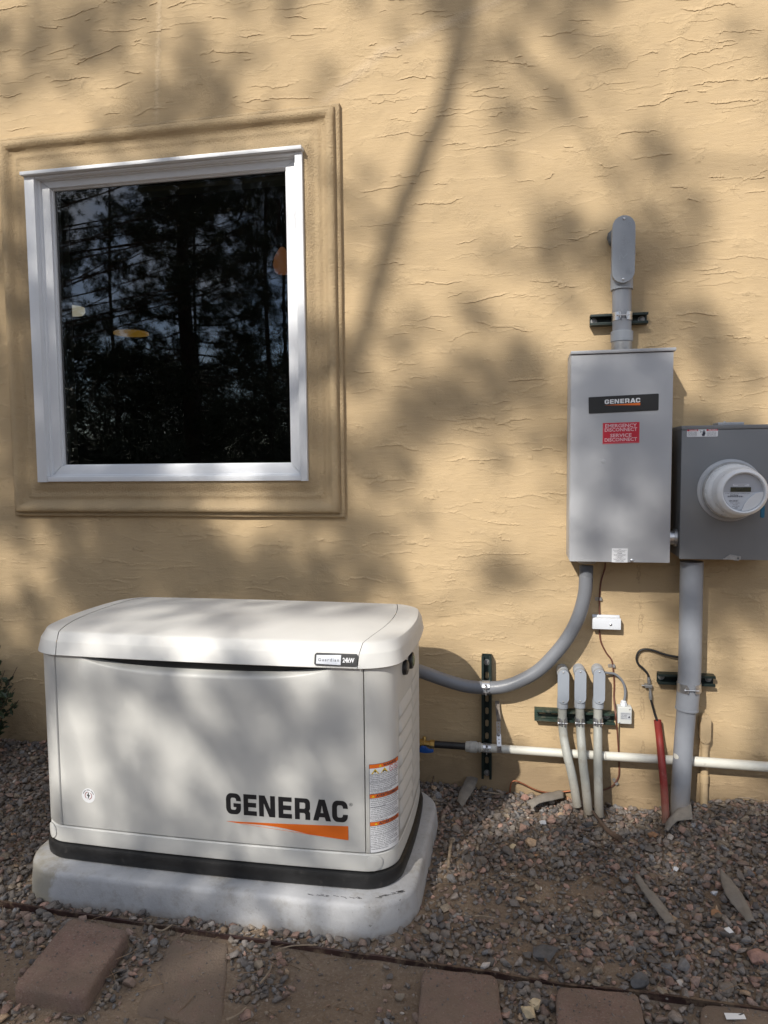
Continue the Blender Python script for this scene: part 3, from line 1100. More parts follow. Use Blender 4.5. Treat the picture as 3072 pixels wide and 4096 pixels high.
def lid_piece(name, lo, hi, grow):
    me = bpy.data.meshes.new(name)
    bm = bmesh.new()
    rr = []
    for d, z in lid_rings:
        ring = [bm.verts.new((x * (1 if True else 1), y, z + grow * (1 if z > 0.73 else 0))) for x, y in rrect(LA - d + grow, LB - d + grow, max(0.03, 0.11 - d * 0.55), 9, 18)]
        rr.append(ring)
    n = len(rr[0])
    for k in range(len(rr) - 1):
        for i in range(n):
            bm.faces.new((rr[k][i], rr[k][(i + 1) % n], rr[k + 1][(i + 1) % n], rr[k + 1][i]))
    bm.faces.new(rr[-1])
    for xx, keep_hi in ((lo, True), (hi, False)):
        if xx is None:
            continue
        g = bm.verts[:] + bm.edges[:] + bm.faces[:]
        bmesh.ops.bisect_plane(bm, geom=g, plane_co=(xx, 0, 0), plane_no=(-1 if keep_hi else 1, 0, 0), clear_outer=True)
    for v in bm.verts:
        x, y = v.co.x, v.co.y
        cur = 0.055 * (1 - min(1.0, (y / LB) ** 2)) * sm(0.30, 0.50, abs(x)) * (1 if x > 0 else -1) * (1 - sm(0.56, 0.62, abs(x)))
        v.co.x = x + BOWX * (1 - min(1, (y / LB) ** 2)) * (x / LA) + cur * 0.6
        v.co.y = y + BOWY * (1 - min(1, (x / LA) ** 2)) * (y / LB)
        v.co.z += 0.004 * (1 - (y / LB) ** 2) * (1 - (x / LA) ** 4) if v.co.z > 0.78 else 0.0
    bmesh.ops.recalc_face_normals(bm, faces=bm.faces)
    c = Vector((0, 0, 0.75))
    for v in bm.verts:
        v.co -= c
    bm.to_mesh(me)
    bm.free()
    me.shade_smooth()
    me.set_sharp_from_angle(angle=math.radians(26))
    me.materials.append(M['gen_lid'])
    return link(bpy.data.objects.new(name, me), (GX, GY, 0.75), gen)


SEAM = 0.492
lid = lid_piece('lid', -SEAM, SEAM, 0.0)
lid_piece('end_cap', SEAM + 0.0022, None, 0.0006)
lid_piece('end_cap', None, -SEAM - 0.0022, 0.0006)
# louvres on the right-hand side: rounded slats in two banks
sR0 = float(np.interp(-0.19, OY[25:70], OS[25:70]))


def s_of_y(yrel):
    idx = [i for i in range(len(OX)) if OX[i] > GA - 0.13 and OX[i] > 0]
    return float(np.interp(yrel, [OY[i] for i in idx], [OS[i] for i in idx]))


proto = {}
for bank, (ya, yb_, zlo, n) in enumerate(((-0.222, -0.030, 0.170, 8), (-0.016, 0.20, 0.170, 9))):
    sa, sb = s_of_y(ya), s_of_y(yb_)
    for k in range(n):
        zc = zlo + 0.0515 * k
        mb = MB()
        rings = []
        for i in range(15):
            u = i / 14
            s = sa + (sb - sa) * u
            amp = (0.0070, 0.0028)[bank] * min(1.0, (1 - abs(2 * u - 1)) * 7) ** 0.5
            hgt = 0.0500
            ring = []
            for j in range(9):
                v = j / 8
                prof_h = math.sin(math.pi * min(1.0, v * 0.62 + 0.0)) if v < 0.82 else math.sin(math.pi * 0.82 * 0.62) * (1 - (v - 0.82) / 0.18)
                z = zc + hgt * (1 - v) + 0.001
                ring.append((*shell(s, 0.0004 + amp * prof_h), z))
            rings.append(ring)
        mb.loft(rings, False, False, False)
        mb.build('louver', 'gen_louver', gen, angle=50, fix=False)

# two round fittings under the lid on the right-hand side
for (px, py, r, mcol) in ((-0.150, 0.676, 0.0235, 'black_plastic'), (-0.055, 0.672, 0.027, 'black_plastic')):
    s = s_of_y(px)
    x, y = shell(s, 0.0)
    x2, y2 = shell(s, 1.0)
    ax = Vector((x2 - x, y2 - y, 0))
    c = Vector((x, y, py))
    knob = MB().lathe(c, ax, [(0.0, r), (0.006, r * 1.02), (0.012, r * 0.95), (0.0135, r * 0.8)], 24).build('round_fitting', 'black_plastic', gen)
    if r > 0.025:
        MB().lathe(c + ax * 0.0136, ax, [(0, r * 0.68), (0.002, r * 0.62)], 20).build('indicator_lens', paint('lens_green', (0.10, 0.16, 0.10), 0.2), knob)
    else:
        MB().lathe(c + ax * 0.0136, ax, [(0, r * 0.72), (0.0015, r * 0.66)], 20).build('latch_cap', paint('latch_grey', (0.07, 0.07, 0.075), 0.3), knob)

# plug covers on the lower frame corners
for sgn in (1, -1):
    if sgn > 0:
        sc = float(np.interp(0.532, OX[:60], OS[:60]))
    else:
        sc = OS[-1] - float(np.interp(0.555, OX[:60], OS[:60]))
    mb = MB()
    disc = []
    for rr, off in ((0.0265, 0.0012), (0.0265, 0.0040), (0.024, 0.0048), (0.0, 0.0050)):
        disc.append([(*shell(sc + max(rr, 1e-4) * math.cos(a) * 1.0, off), 0.1185 + max(rr, 1e-4) * 0.92 * math.sin(a)) for a in np.linspace(0, 2 * math.pi, 28, endpoint=False)])
    mb.loft(disc, True, False, True)
    mb.build('plug_cover', 'gen_white', gen)

# badge on the lid front
q0, q1 = at(1256, 2597, -0.93), at(1428, 2648, -0.93)
bx0, bx1, bz0, bz1 = q0[0], q1[0], 0.7235, 0.7605
bcx, bcz = (bx0 + bx1) / 2, (bz0 + bz1) / 2


def lid_face(off):
    def fn(u, v, d):
        z = bcz + v
        x = bcx + u
        xr = x - GX
        fr = np.interp(z, [0.7205, 0.757, 0.7825], [0.001, 0.0115, 0.0315])
        y = GY - (LB - fr) - BOWY * (1 - (xr / LA) ** 2)
        return (x, y - off - d, z)
    return fn


bw, bh = bx1 - bx0, bz1 - bz0
bowed = [(u, v + (0.0022 * (1 - (2 * u / bw) ** 2)) * (1 if v > 0 else -1)) for u, v in
         [p_ for p_ in rpoly(bw, bh - 0.004, 0.006, 5)]]
dense = []
for i in range(len(bowed)):
    a, b = bowed[i], bowed[(i + 1) % len(bowed)]
    for k in range(6):
        u, v = a[0] + (b[0] - a[0]) * k / 6, a[1] + (b[1] - a[1]) * k / 6
        dense.append((u, v))
mb = MB()
mb.prism(dense, [], lid_face(-0.001), 0.006)
badge = mb.build('badge', 'black_plastic', gen, smooth=False, fix=True)
split = bw * 0.117
mb = MB()
mb.prism([(-bw / 2 + 0.006, -bh / 2 + 0.0065), (split, -bh / 2 + 0.0045), (split, bh / 2 - 0.0045), (-bw / 2 + 0.006, bh / 2 - 0.0065)], [], lid_face(0.0052), 0.0005)
mb.build('silver_field', 'badge_silver', badge, smooth=False)
mb = MB()
add_text(mb, 'Guardian', lid_face(0.0061), (-bw / 2 + split) / 2 + 0.003, -0.0045, bw * 0.485, 0.0085, 0.006, 1.35, 'c')
mb.build('lettering', 'print_black', badge, smooth=False, fix=False)
mb = MB()
add_text(mb, '24kW', lid_face(0.0056), (split + bw / 2) / 2 - 0.002, -0.0062, bw * 0.27, 0.0125, 0.035, 1.0, 'c')
mb.build('lettering', 'print_white', badge, smooth=False, fix=False)

# maker's name and swoosh printed on the door


def door_face(off):
    def fn(u, v, d):
        xr = u - GX
        return (u, GY - GB - BOWY * (1 - (xr / GA) ** 2) - off - d, v)
    return fn


qa, qb = at(905, 3180, -0.918), at(1389, 3200, -0.918)
nw = qb[0] - qa[0]
nh = 0.0668
kx = nw / (6.84 * nh)
nz = at(905, 3252, -0.918)[2]
mb = MB()
maker_name(mb, door_face(0.0006), qa[0], nz, nh, kx)
add_text(mb, '®', door_face(0.0006), qa[0] + nw + 0.004, nz + nh * 0.78, 0.0115, 0.0095, 0.0)
mb.build('maker_name', 'print_black', gen, smooth=False, fix=False)
mb = MB()
swoosh(mb, door_face(0.0006), qa[0], nz, nh, kx)
mb.build('swoosh', 'print_orange', gen, smooth=False, fix=False)

# round sticker low on the door
c = at(361, 3177, -0.905)
RS = 0.0240


def circ(r, n=28, cx=0.0, cz=0.0):
    return [(cx + r * math.cos(2 * math.pi * k / n), cz + r * math.sin(2 * math.pi * k / n)) for k in range(n)]


def door_at(off):
    f = door_face(off)
    return lambda u, v, d: f(c[0] + u, c[2] + v, d)


mb = MB().prism(circ(RS), [], door_at(0.0), 0.0006)
stk = mb.build('round_sticker', 'print_white', gen, smooth=False)
mb = MB()
mb.prism([(0.003, 0.0135), (-0.006, -0.001), (-0.001, -0.001), (-0.003, -0.0135), (0.006, 0.002), (0.001, 0.002)], [], door_at(0.0008), 0)
for k, s in enumerate('SMART GRID READY'):
    a = math.radians(160 - 140 * k / 15)
    if s != ' ':
        mb.prism([(0.0190 * math.cos(a) + 0.0016 * math.cos(b), 0.0190 * math.sin(a) + 0.0016 * math.sin(b)) for b in np.linspace(0, 6.28, 6)], [], door_at(0.0008), 0)
mb.build('bolt_mark', 'print_black', stk, smooth=False, fix=False)
mb = MB()
for a0, a1 in ((100, 230), (280, 410)):
    o = arc(0, 0, 0.0130, a0, a1, 10)
    i = arc(0, 0, 0.0108, a1, a0, 10)
    mb.prism(o + i, [], door_at(0.0008), 0)
mb.build('ring_mark', 'print_brown_red', stk, smooth=False, fix=False)

# warning label wrapped round the front corner
LS0 = S0 + 0.012
lz1 = float(at(1473, 3053, -0.9)[2])
lz0 = float(at(1475, 3406, -0.9)[2])
LW, LH = 0.112, lz1 - lz0


def lab(off):
    return lambda u, v, d: (*shell(LS0 + u, off + d), lz1 - LH * v)


def lab_rect(mb, u0, u1, v0, v1, off, n=14):
    us = [u0 + (u1 - u0) * k / n for k in range(n + 1)]
    mb.loft([[lab(off)(u, v0, 0) for u in us], [lab(off)(u, v1, 0) for u in us]], False, False, False)


mb = MB()
lab_rect(mb, 0, LW, 0, 1, 0.0006)
wl_ = mb.build('warning_label', 'print_text', gen, smooth=False, fix=False)
mb = MB()
secs = [(0.118, 0.205), (0.209, 0.295), (0.299, 0.335), (0.385, 0.485), (0.489, 0.600), (0.604, 0.648), (0.697, 0.803), (0.807, 0.920), (0.924, 0.996)]
hdr = [(0.004, 0.046), (0.339, 0.381), (0.652, 0.693)]
lab_rect(mb, 0.0012, LW - 0.0012, 0.048, 0.114, 0.0009)
mb.build('white_panel', 'print_white', wl_, smooth=False, fix=False)
for pieces, nm, mt in ((secs, 'white_panel', 'print_white'), (hdr, 'orange_band', 'print_orange')):
    for a, b in pieces:
        mb = MB()
        lab_rect(mb, 0.0012, LW - 0.0012, a, b, 0.0009)
        mb.build(nm, mt, wl_, smooth=False, fix=False)


def labv(off):
    return lambda u, v, d: (*shell(LS0 + u, off), lz1 + v)


mb = MB()
for (a, b), w, tw, tu in zip(hdr, ('WARNING', 'AVERTISSEMENT', 'ADVERTENCIA'), (0.052, 0.088, 0.077), (0.044, 0.020, 0.028)):
    add_text(mb, w, labv(0.0012), tu, -LH * (b - 0.008), tw, LH * 0.028, 0.03)
LINES = [(0.118, ['Risk of electric shock. No user serviceable', 'parts inside. The control panel for this', 'engine generator is intended to only be', 'operated by qualified service personnel.']),
         (0.209, ['Explosion of battery gases can cause', 'severe injury or death. Do not smoke,', 'strike a match or cause a spark in the', 'vicinity of this battery compartment.']),
         (0.297, ['Cancer and reproductive harm', 'www.P65Warnings.ca.gov']),
         (0.385, ['Risque de choc électrique. Aucune pièce', "réparable par l'utilisateur. Le contrôle", 'panneau de ce générateur de moteur est', 'destiné à être utilisé uniquement par un', 'personnel qualifié.']),
         (0.491, ["L'explosion de gaz de la batterie peut", 'causer des blessures graves ou la mort.', 'Ne pas fumer, ne pas allumer une', 'allumette ni provoquer une étincelle à', 'proximité de ce compartiment de batterie.']),
         (0.603, ['Cancer et effet nocif sur la reproduction', 'www.P65Warnings.ca.gov']),
         (0.697, ['Riesgo de descarga eléctrica. No hay', 'piezas que el usuario pueda reparar. El', 'control panel para este generador de motor', 'está destinado a ser operado solamente', 'por personal de servicio calificado.']),
         (0.809, ['La explosión de los gases de la batería', 'puede causar daños severos o la', 'muerte. No fume, ni encienda cerillos', 'ni haga chispas en la vecindad de este', 'compartimento de baterías.']),
         (0.926, ['Produce cáncer y daños reproductivos', 'www.P65Warnings.ca.gov'])]
for v0, ls in LINES:
    for i, s in enumerate(ls):
        add_text(mb, s, labv(0.0012), 0.0035, -LH * (v0 + 0.017 + 0.0205 * i), 0.1045 * min(1.0, len(s) / 41.0), LH * 0.0125, 0.012)
mb.build('small_print', 'print_text', wl_, smooth=False, fix=False)
mb = MB()
ty = mb
for k, u in enumerate((0.018, 0.048)):
    mb.prism([(u - 0.0125, -LH * 0.111), (u + 0.0125, -LH * 0.111), (u, -LH * 0.052)], [], labv(0.0013), 0)
for (a, b), u in zip(hdr, (0.034, 0.011, 0.019)):
    mb.prism([(u - 0.005, -LH * (b - 0.008)), (u + 0.005, -LH * (b - 0.008)), (u, -LH * (a + 0.008))], [], labv(0.0013), 0)
mb.build('hazard_triangle', 'print_yellow', wl_, smooth=False, fix=False)
mb = MB()
mb.prism([(0.019, -LH * .064), (0.014, -LH * .087), (0.0175, -LH * .087), (0.0165, -LH * .106), (0.0215, -LH * .081), (0.018, -LH * .081)], [], labv(0.0015), 0)
mb.prism([(0.041, -LH * .104), (0.043, -LH * .086), (0.049, -LH * .083), (0.0555, -LH * .104), (0.052, -LH * .104), (0.048, -LH * .092), (0.044, -LH * .104)], [], labv(0.0015), 0)
for u in (0.074, 0.096):
    mb.prism([(u - 0.005, -LH * .085), (u + 0.004, -LH * .085), (u + 0.004, -LH * .089), (u - 0.005, -LH * .089)], [], labv(0.0013), 0)
mb.build('hazard_symbol', 'print_black', wl_, smooth=False, fix=False)
mb = MB()
for u in (0.074, 0.096):
    ce = -LH * 0.081
    mb.prism(circ(0.0092, 20, u, ce), [list(reversed(circ(0.0078, 20, u, ce)))], labv(0.0014), 0)
    mb.prism([(u - 0.006, ce + 0.0052), (u - 0.0052, ce + 0.006), (u + 0.006, ce - 0.0052), (u + 0.0052, ce - 0.006)], [], labv(0.0016), 0)
mb.build('prohibition_ring', 'print_red', wl_, smooth=False, fix=False)
# scuffs on the pad edge: thin flakes of black rubber and a chip of white paint
mb = MB()
r2 = random.Random(5)
for k in range(26):
    px = 1230 + r2.random() * 215
    py = 3580 + (px - 1230) * 0.075 + r2.gauss(0, 2.2)
    q = atz(px, py, 0.035)
    L, w = 0.004 + 0.012 * r2.random(), 0.0005 + 0.0008 * r2.random()
    mb.add([(q[0], q[1], 0.0385), (q[0] + L, q[1] - L * 0.1, 0.0385), (q[0] + L, q[1] - w - L * 0.1, 0.0381), (q[0], q[1] - w, 0.0381)], [(0, 1, 2, 3)])
for k in range(26):
    px = 1500 + r2.random() * 110
    py = 3598 - (px - 1500) * 0.28 + r2.gauss(0, 3)
    q = atz(px, py, 0.035)
    L, w = 0.004 + 0.010 * r2.random(), 0.0006 + 0.0008 * r2.random()
    mb.add([(q[0], q[1], 0.0385), (q[0] + L, q[1] + L * 0.4, 0.0385), (q[0] + L, q[1] - w + L * 0.4, 0.0381), (q[0], q[1] - w, 0.0381)], [(0, 1, 2, 3)])
o = mb.build('scuff_mark', 'print_black', pado, smooth=False, fix=False)
o['kind'] = 'stuff'

# ------------------------------------------------------------------ transfer switch cabinet
TY = -0.18
tx0, tx1 = float(at(2281.5, 1830, TY)[0]), float(at(2687, 1830, TY)[0])
tz1, tz0 = float(at(2490, 1411, TY)[2]), float(at(2480, 2249, TY)[2])
tsw = thing('transfer_switch_cabinet', 'tall light grey transfer switch cabinet with black nameplate and red disconnect sticker', 'electrical cabinet', ((tx0 + tx1) / 2, 0, tz0))
MB().box(tx0 - 0.002, tx1 + 0.002, TY + 0.012, -0.001, tz0 + 0.004, tz1 - 0.001).build('cabinet_body', 'cabinet_grey', tsw, bevel=0.003)
front = MB().box(tx0, tx1, TY, TY + 0.011, tz0, tz1 - 0.002).build('front_panel', 'cabinet_grey', tsw, bevel=0.003)
MB().box(tx0 - 0.002, tx1 + 0.008, TY - 0.007, -0.001, tz1, tz1 + 0.012).build('rain_hood', 'cabinet_grey', tsw, bevel=0.003)
tcx = lambda px, py: at(px, py, TY)


def tilt_plate(tl, tr, br, bl, off, y=TY):
    P4 = [at(*q, y) for q in (tl, tr, br, bl)]

    def fn(u, v, d):
        """u 0..1 left to right, v 0..1 bottom to top"""
        a = P4[3] * (1 - u) + P4[2] * u
        b = P4[0] * (1 - u) + P4[1] * u
        q = a * (1 - v) + b * v
        return (q[0], y - off - d, q[2])
    return fn


np_ = tilt_plate((2354, 1589), (2635, 1574), (2634, 1641), (2355, 1655), 0.0)
rp = [((x + 0.5), (y + 0.5)) for x, y in rpoly(1.0, 1.0, 0.03, 4)]
rp = [(0.5 + (u - 0.5), 0.5 + (v - 0.5)) for u, v in rp]
plate = MB().prism(rp, [], np_, 0.0016).build('nameplate', 'black_plastic', tsw, smooth=False)
pw = float(at(2635, 1600, TY)[0] - at(2354, 1600, TY)[0])
ph = float(at(2494, 1582, TY)[2] - at(2494, 1648, TY)[2])


def in_plate(fn, off):
    return lambda u, v, d: (lambda q: (q[0], q[1] - off, q[2]))(fn(u / pw, v / ph, 0))


mb = MB()
hn = ph * 0.268
maker_name(mb, in_plate(np_, 0.0021), pw * 0.232, ph * 0.53, hn, pw * 0.508 / (6.84 * hn))
mb.build('lettering', 'print_white', plate, smooth=False, fix=False)
mb = MB()
swoosh(mb, in_plate(np_, 0.0021), pw * 0.232, ph * 0.545, hn * 0.86, pw * 0.508 / (6.84 * hn * 0.86))
mb.build('swoosh', 'print_orange', plate, smooth=False, fix=False)
ep = tilt_plate((2411, 1692), (2558.5, 1687.5), (2557.4, 1771.5), (2410, 1777), 0.0)
es = MB().prism([(0, 0), (1, 0), (1, 1), (0, 1)], [], ep, 0.0008).build('disconnect_sticker', 'print_red_pale', tsw, smooth=False)
ew = float(at(2558.5, 1690, TY)[0] - at(2411, 1690, TY)[0])
eh = float(at(2485, 1690, TY)[2] - at(2485, 1774, TY)[2])


def in_e(off):
    return lambda u, v, d: (lambda q: (q[0], q[1] - off, q[2]))(ep(u / ew, v / eh, 0))


mb = MB().prism([(ew * .015, eh * .06), (ew * .985, eh * .06), (ew * .985, eh * .985), (ew * .015, eh * .985)], [], in_e(0.0012), 0)
mb.build('red_field', 'print_red', es, smooth=False, fix=False)
mb = MB()
for s, v, w in (('EMERGENCY', .775, .86), ('DISCONNECT', .585, .88), ('SERVICE', .315, .58), ('DISCONNECT', .115, .88)):
    add_text(mb, s, in_e(0.0015), ew * 0.495, eh * v, ew * w, eh * 0.155, 0.02, 1.0, 'c')
mb.build('lettering', 'print_pink', es, smooth=False, fix=False)
q = tcx(2414, 1846)
MB().lathe((q[0], TY + 0.001, q[2]), (0, -1, 0), [(0, 0.0085), (0.0014, 0.0078), (0.002, 0.006)], 20).build('knockout', 'cabinet_grey', tsw)
q0, q1 = tcx(2447.6, 2193.4), tcx(2510, 2252)
lx0, lx1, lzz1, lzz0 = q0[0], q1[0], q0[2], q1[2]
sl = MB().box(lx0, lx1, TY - 0.0006, TY, lzz0 + 0.002, lzz1).build('small_label', 'print_white', tsw, smooth=False)
mb = MB()
for i in range(15):
    s = ['WARNING', 'Failure to properly ground the unit', 'can result in electrocution.', 'Connect to ground terminal.', 'See manual.',
         'AVERTISSEMENT', 'Une mise à la terre incorrecte', 'peut provoquer électrocution.', 'Voir le manuel.', 'Brancher à la borne.',
         'ADVERTENCIA', 'La conexión a tierra incorrecta', 'puede provocar electrocución.', 'Consulte el manual.', 'Conectar al terminal.'][i]
    add_text(mb, s, onto(TY - 0.0009), (lx0 + lx1) / 2, lzz1 - (lzz1 - lzz0) * (0.075 + 0.060 * i), (lx1 - lx0) * (0.86 * min(1, len(s) / 34)), 0.0022, 0.01, 1.0, 'c')
mb.build('small_print', 'print_text', sl, smooth=False, fix=False)


def screw(mb, x, y, z, r=0.004):
    mb.lathe((x, y, z), (0, -1, 0), [(-0.0015, r), (r * 0.35, r * 0.95), (r * 0.6, r * 0.55), (r * 0.66, 0.0008)], 12)


q = tcx(2527, 2242)
mb = MB()
screw(mb, q[0], TY, q[2], 0.0065)
mb.build('screw', 'galvanised', tsw)


# strut channel, clamps, conduit bodies ---------------------------------------------------------
def strut(name_, label, cx, cz, length, horiz=True, mat='strut_green', slots=(), h=0.041, dpt=0.041, bolts=()):
    """C-shaped steel channel, open side to the viewer, its back on the wall"""
    t = thing('strut_channel', label, 'strut channel', (cx, 0, cz - (h / 2 if horiz else length / 2)))
    mb = MB()

    def bx(a0, a1, y0, y1, b0, b1):
        if horiz:
            mb.box(cx + a0, cx + a1, y0, y1, cz + b0, cz + b1)
        else:
            mb.box(cx + b0, cx + b1, y0, y1, cz + a0, cz + a1)
    L = length / 2
    for s in (-1, 1):
        lo, hi = sorted((s * h / 2, s * (h / 2 - 0.003)))
        bx(-L, L, -dpt, -0.001, lo, hi)
        lo, hi = sorted((s * (h / 2 - 0.003), s * (h / 2 - 0.0095)))
        bx(-L, L, -dpt, -dpt + 0.003, lo, hi)
        lo, hi = sorted((s * (h / 2 - 0.0075), s * (h / 2 - 0.0095)))
        bx(-L, L, -dpt + 0.003, -dpt + 0.0085, lo, hi)
    mb.build('channel', mat, t, bevel=0.0008)
    web = MB()
    hw = h / 2 - 0.003
    poly = [(-L, -hw), (L, -hw), (L, hw), (-L, hw)]
    holes = []
    for s in slots:
        holes.append(list(reversed([(s + a, b) for a, b in rpoly(0.029, 0.0135, 0.0066, 5)])))
    fn = (lambda u, v, d: (cx + u, -0.0035 + d, cz + v)) if horiz else (lambda u, v, d: (cx + v, -0.0035 + d, cz + u))
    web.prism(poly, holes, fn, 0.0025)
    web.build('back_web', mat, t, smooth=False)
    for s in bolts:
        p = Vector((cx + s, -0.0036, cz)) if horiz else Vector((cx, -0.0036, cz + s))
        w = MB().lathe(p, (0, -1, 0), [(0, 0.0125), (0.0022, 0.0125), (0.0024, 0.007), (0.006, 0.0068), (0.0075, 0.005)], 16)
        w.build('anchor_bolt', 'dull_zinc', t)
    return t


def pipe_clamp(parent, c, axis_, r, w=0.025, mat='galvanised', up=True):
    """two-piece strut strap round a pipe: band, two ears and a screw at the front"""
    c = Vector(c)
    mb = MB()
    seg = 26
    a0 = math.radians(18)
    ax = Vector(axis_).normalized()
    front = Vector((0, -1, 0))
    side = ax.cross(front)
    rings = []
    for wv in (-w / 2, w / 2):
        ro, ri = [], []
        for k in range(seg + 1):
            a = a0 + (2 * math.pi - 2 * a0) * k / seg
            d = front * math.cos(a) + side * math.sin(a)
            ro.append(c + ax * wv + d * (r + 0.0022))
            ri.append(c + ax * wv + d * (r + 0.0003))
        rings.append((ro, ri))
    mb.loft([rings[0][1], rings[0][0], rings[1][0], rings[1][1]], False, False, False)
    for s in (-1, 1):
        a = a0 * s
        d = front * math.cos(a) + side * math.sin(a)
        p0 = c + d * (r + 0.0003)
        p1 = p0 + front * 0.013
        th = side * (0.0011)
        ring1 = [p0 - th - ax * w * 0.5, p0 + th - ax * w * 0.5, p0 + th + ax * w * 0.5, p0 - th + ax * w * 0.5]
        ring2 = [p1 - th - ax * w * 0.32, p1 + th - ax * w * 0.32, p1 + th + ax * w * 0.32, p1 - th + ax * w * 0.32]
        mb.loft([ring1, ring2])
    o = mb.build('pipe_clamp', mat, parent, angle=40)
    sc = MB()
    h = r * math.sin(a0) + 0.009
    m0 = c + front * (r + 0.0075)
    sc.tube([m0 - side * h, m0 + side * (h + 0.004)], 0.0022, 8)
    sc.tube([m0 - side * (h + 0.001), m0 - side * (h + 0.0045)], 0.0048, 6)
    sc.build('clamp_screw', 'galvanised', o)
    return o


def stadium(w, h, n=10):
    r = w / 2
    return [(r * math.cos(a), h / 2 - r + r * math.sin(a)) for a in np.linspace(0, math.pi, n)] + [(r * math.cos(a), -h / 2 + r + r * math.sin(a)) for a in np.linspace(math.pi, 2 * math.pi, n)]


def conduit_body(parent, cx, yf, z0, z1, w, depth, mat, mat_cover, screw_mat='galvanised', back=None):
    """LB fitting: long rounded body, gasketed cover with two screws; yf = cover face"""
    h = z1 - z0
    cz = (z0 + z1) / 2
    mb = MB()
    rings = []
    for y, s in ((yf + depth, 0.82), (yf + depth * 0.75, 0.93), (yf + 0.012, 0.985), (yf + 0.006, 1.0), (yf + 0.0045, 1.0)):
        rings.append([(cx + u * s, y, cz + v * (1 - (1 - s) * w / h)) for u, v in stadium(w * 0.985, h * 0.99)])
    mb.loft(rings)
    b = mb.build('conduit_body', mat, parent, angle=45)
    mb = MB()
    mb.loft([[(cx + u * s, y, cz + v * (1 - (1 - s) * w / h)) for u, v in stadium(w, h)] for y, s in ((yf + 0.0042, 1.0), (yf + 0.0012, 1.0), (yf, 0.975))])
    mb.build('cover', mat_cover, b, angle=40)
    for s in (-1, 1):
        mb = MB()
        screw(mb, cx, yf - 0.0004, cz + s * (h / 2 - w * 0.085 - 0.006), max(0.0035, w * 0.055))
        mb.build('screw', screw_mat, b)
    return b


# riser on top of the transfer switch -----------------------------------------------------------
RY = -0.074
rp_ = lambda px, py, y=RY: Vector(at(px, py, y))
ra = rp_(2487, 1165)
rb = rp_(2487.5, 1330)
rc_ = rp_(2487, 1368)
rd = rp_(2487, 1398)
riser = thing('conduit_riser', 'grey conduit riser with a long oval access fitting above the transfer switch cabinet', 'conduit', (ra.x, RY, tz1 + 0.0122))
cov_y = -0.128
c0, c1 = at(2497.6, 860, cov_y), at(2497.6, 1131, cov_y)
cwid = float(at(2543.8, 1000, cov_y)[0] - at(2451.5, 1000, cov_y)[0])
body = conduit_body(riser, float(c0[0]) - 0.001, cov_y, float(c1[2]), float(c0[2]), cwid, 0.088, 'conduit_body_grey', 'conduit_body_grey')
# raised lettering on the cover, reading upwards
mb = MB()
ccx, ccz = float(c0[0]), float((c0[2] + c1[2]) / 2)


def up_face(u, v, d):
    return (ccx - v, cov_y - 0.0009, ccz + u)


add_text(mb, 'KRALOY', up_face, -0.005, -0.006, 0.062, 0.0125, 0.0)
add_text(mb, '2"', up_face, 0.012, -0.026, 0.016, 0.011, 0.0)
add_text(mb, 'MADE IN CANADA', up_face, -0.038, -0.040, 0.098, 0.0075, 0.0)
mb.prism([(-0.038, 0.012), (-0.038, 0.0155), (-0.020, 0.0155), (-0.020, 0.012)], [], up_face, 0)
mb.prism([(-0.034, 0.002), (-0.014, 0.0125), (-0.011, 0.0125), (-0.029, 0.002)], [], up_face, 0)
mb.prism([(-0.034, 0.002), (-0.020, -0.012), (-0.0155, -0.012), (-0.029, 0.002)], [], up_face, 0)
for (cu, cv) in ((0.090, -0.018), (-0.080, -0.018)):
    mb.prism(circ(0.0078, 18, cu, cv), [list(reversed(circ(0.0066, 18, cu, cv)))], up_face, 0)
    add_text(mb, 'UL' if cu < 0 else 'C', up_face, cu - 0.003, cv - 0.0028, 0.006, 0.0055, 0.0)
emb = paint('emboss_grey', (0.36, 0.39, 0.43), 0.35, 0.0, 0.03)
mb.build('raised_lettering', emb, body, smooth=False, fix=False)
hub0, hub1 = rp_(2487, 1095), rp_(2487, 1160)
MB().tube([hub0, hub1], 0.0405, 28).build('hub', 'conduit_body_grey', riser)
MB().tube([rp_(2487, 1150), rp_(2487.5, 1340)], 0.0345, 28).build('pipe', 'conduit_grey', riser)
cp = MB()
zc0, zc1 = rp_(2487.5, 1326).z, rp_(2487.5, 1368).z
cp.lathe((rb.x, RY, zc1), (0, 0, 1), [(0, 0.0385), (0.002, 0.0405), (zc0 - zc1 - 0.002, 0.0405), (zc0 - zc1, 0.0385)], 28)
cp.build('coupling', 'conduit_body_grey', riser)
MB().lathe((rb.x, RY, tz1 + 0.0125), (0, 0, 1), [(0, 0.047), (0.006, 0.045), (0.007, 0.0375), (zc1 - tz1 - 0.013, 0.0375)], 28).build('hub_fitting', 'dull_zinc', riser)
pq = rp_(2429, 953, -0.02)
mb = MB()
pr = []
for k, (y, r) in enumerate(((0.0, 0.034), (-0.02, 0.036), (-0.035, 0.032), (-0.044, 0.02))):
    pr.append([(pq.x + 0.036 + r * (1 + 0.08 * math.sin(5 * a + k)) * math.cos(a), y, pq.z + r * (1 + 0.08 * math.cos(4 * a + k)) * math.sin(a)) for a in np.linspace(0, 2 * math.pi, 26, endpoint=False)])
mb.loft(pr)
mb.build('sealing_putty', 'putty', riser)
a_, b_ = at(2362, 1282, -0.041), at(2594, 1267, -0.041)
s1 = strut('strut', 'short black-green strut channel holding the conduit riser above the transfer switch', float((a_[0] + b_[0]) / 2), float((a_[2] + b_[2]) / 2), float(b_[0] - a_[0]), True, bolts=(-0.09, 0.085))
pipe_clamp(s1, (rb.x, RY, rp_(2487, 1268).z), (0, 0, 1), 0.0347, 0.030)

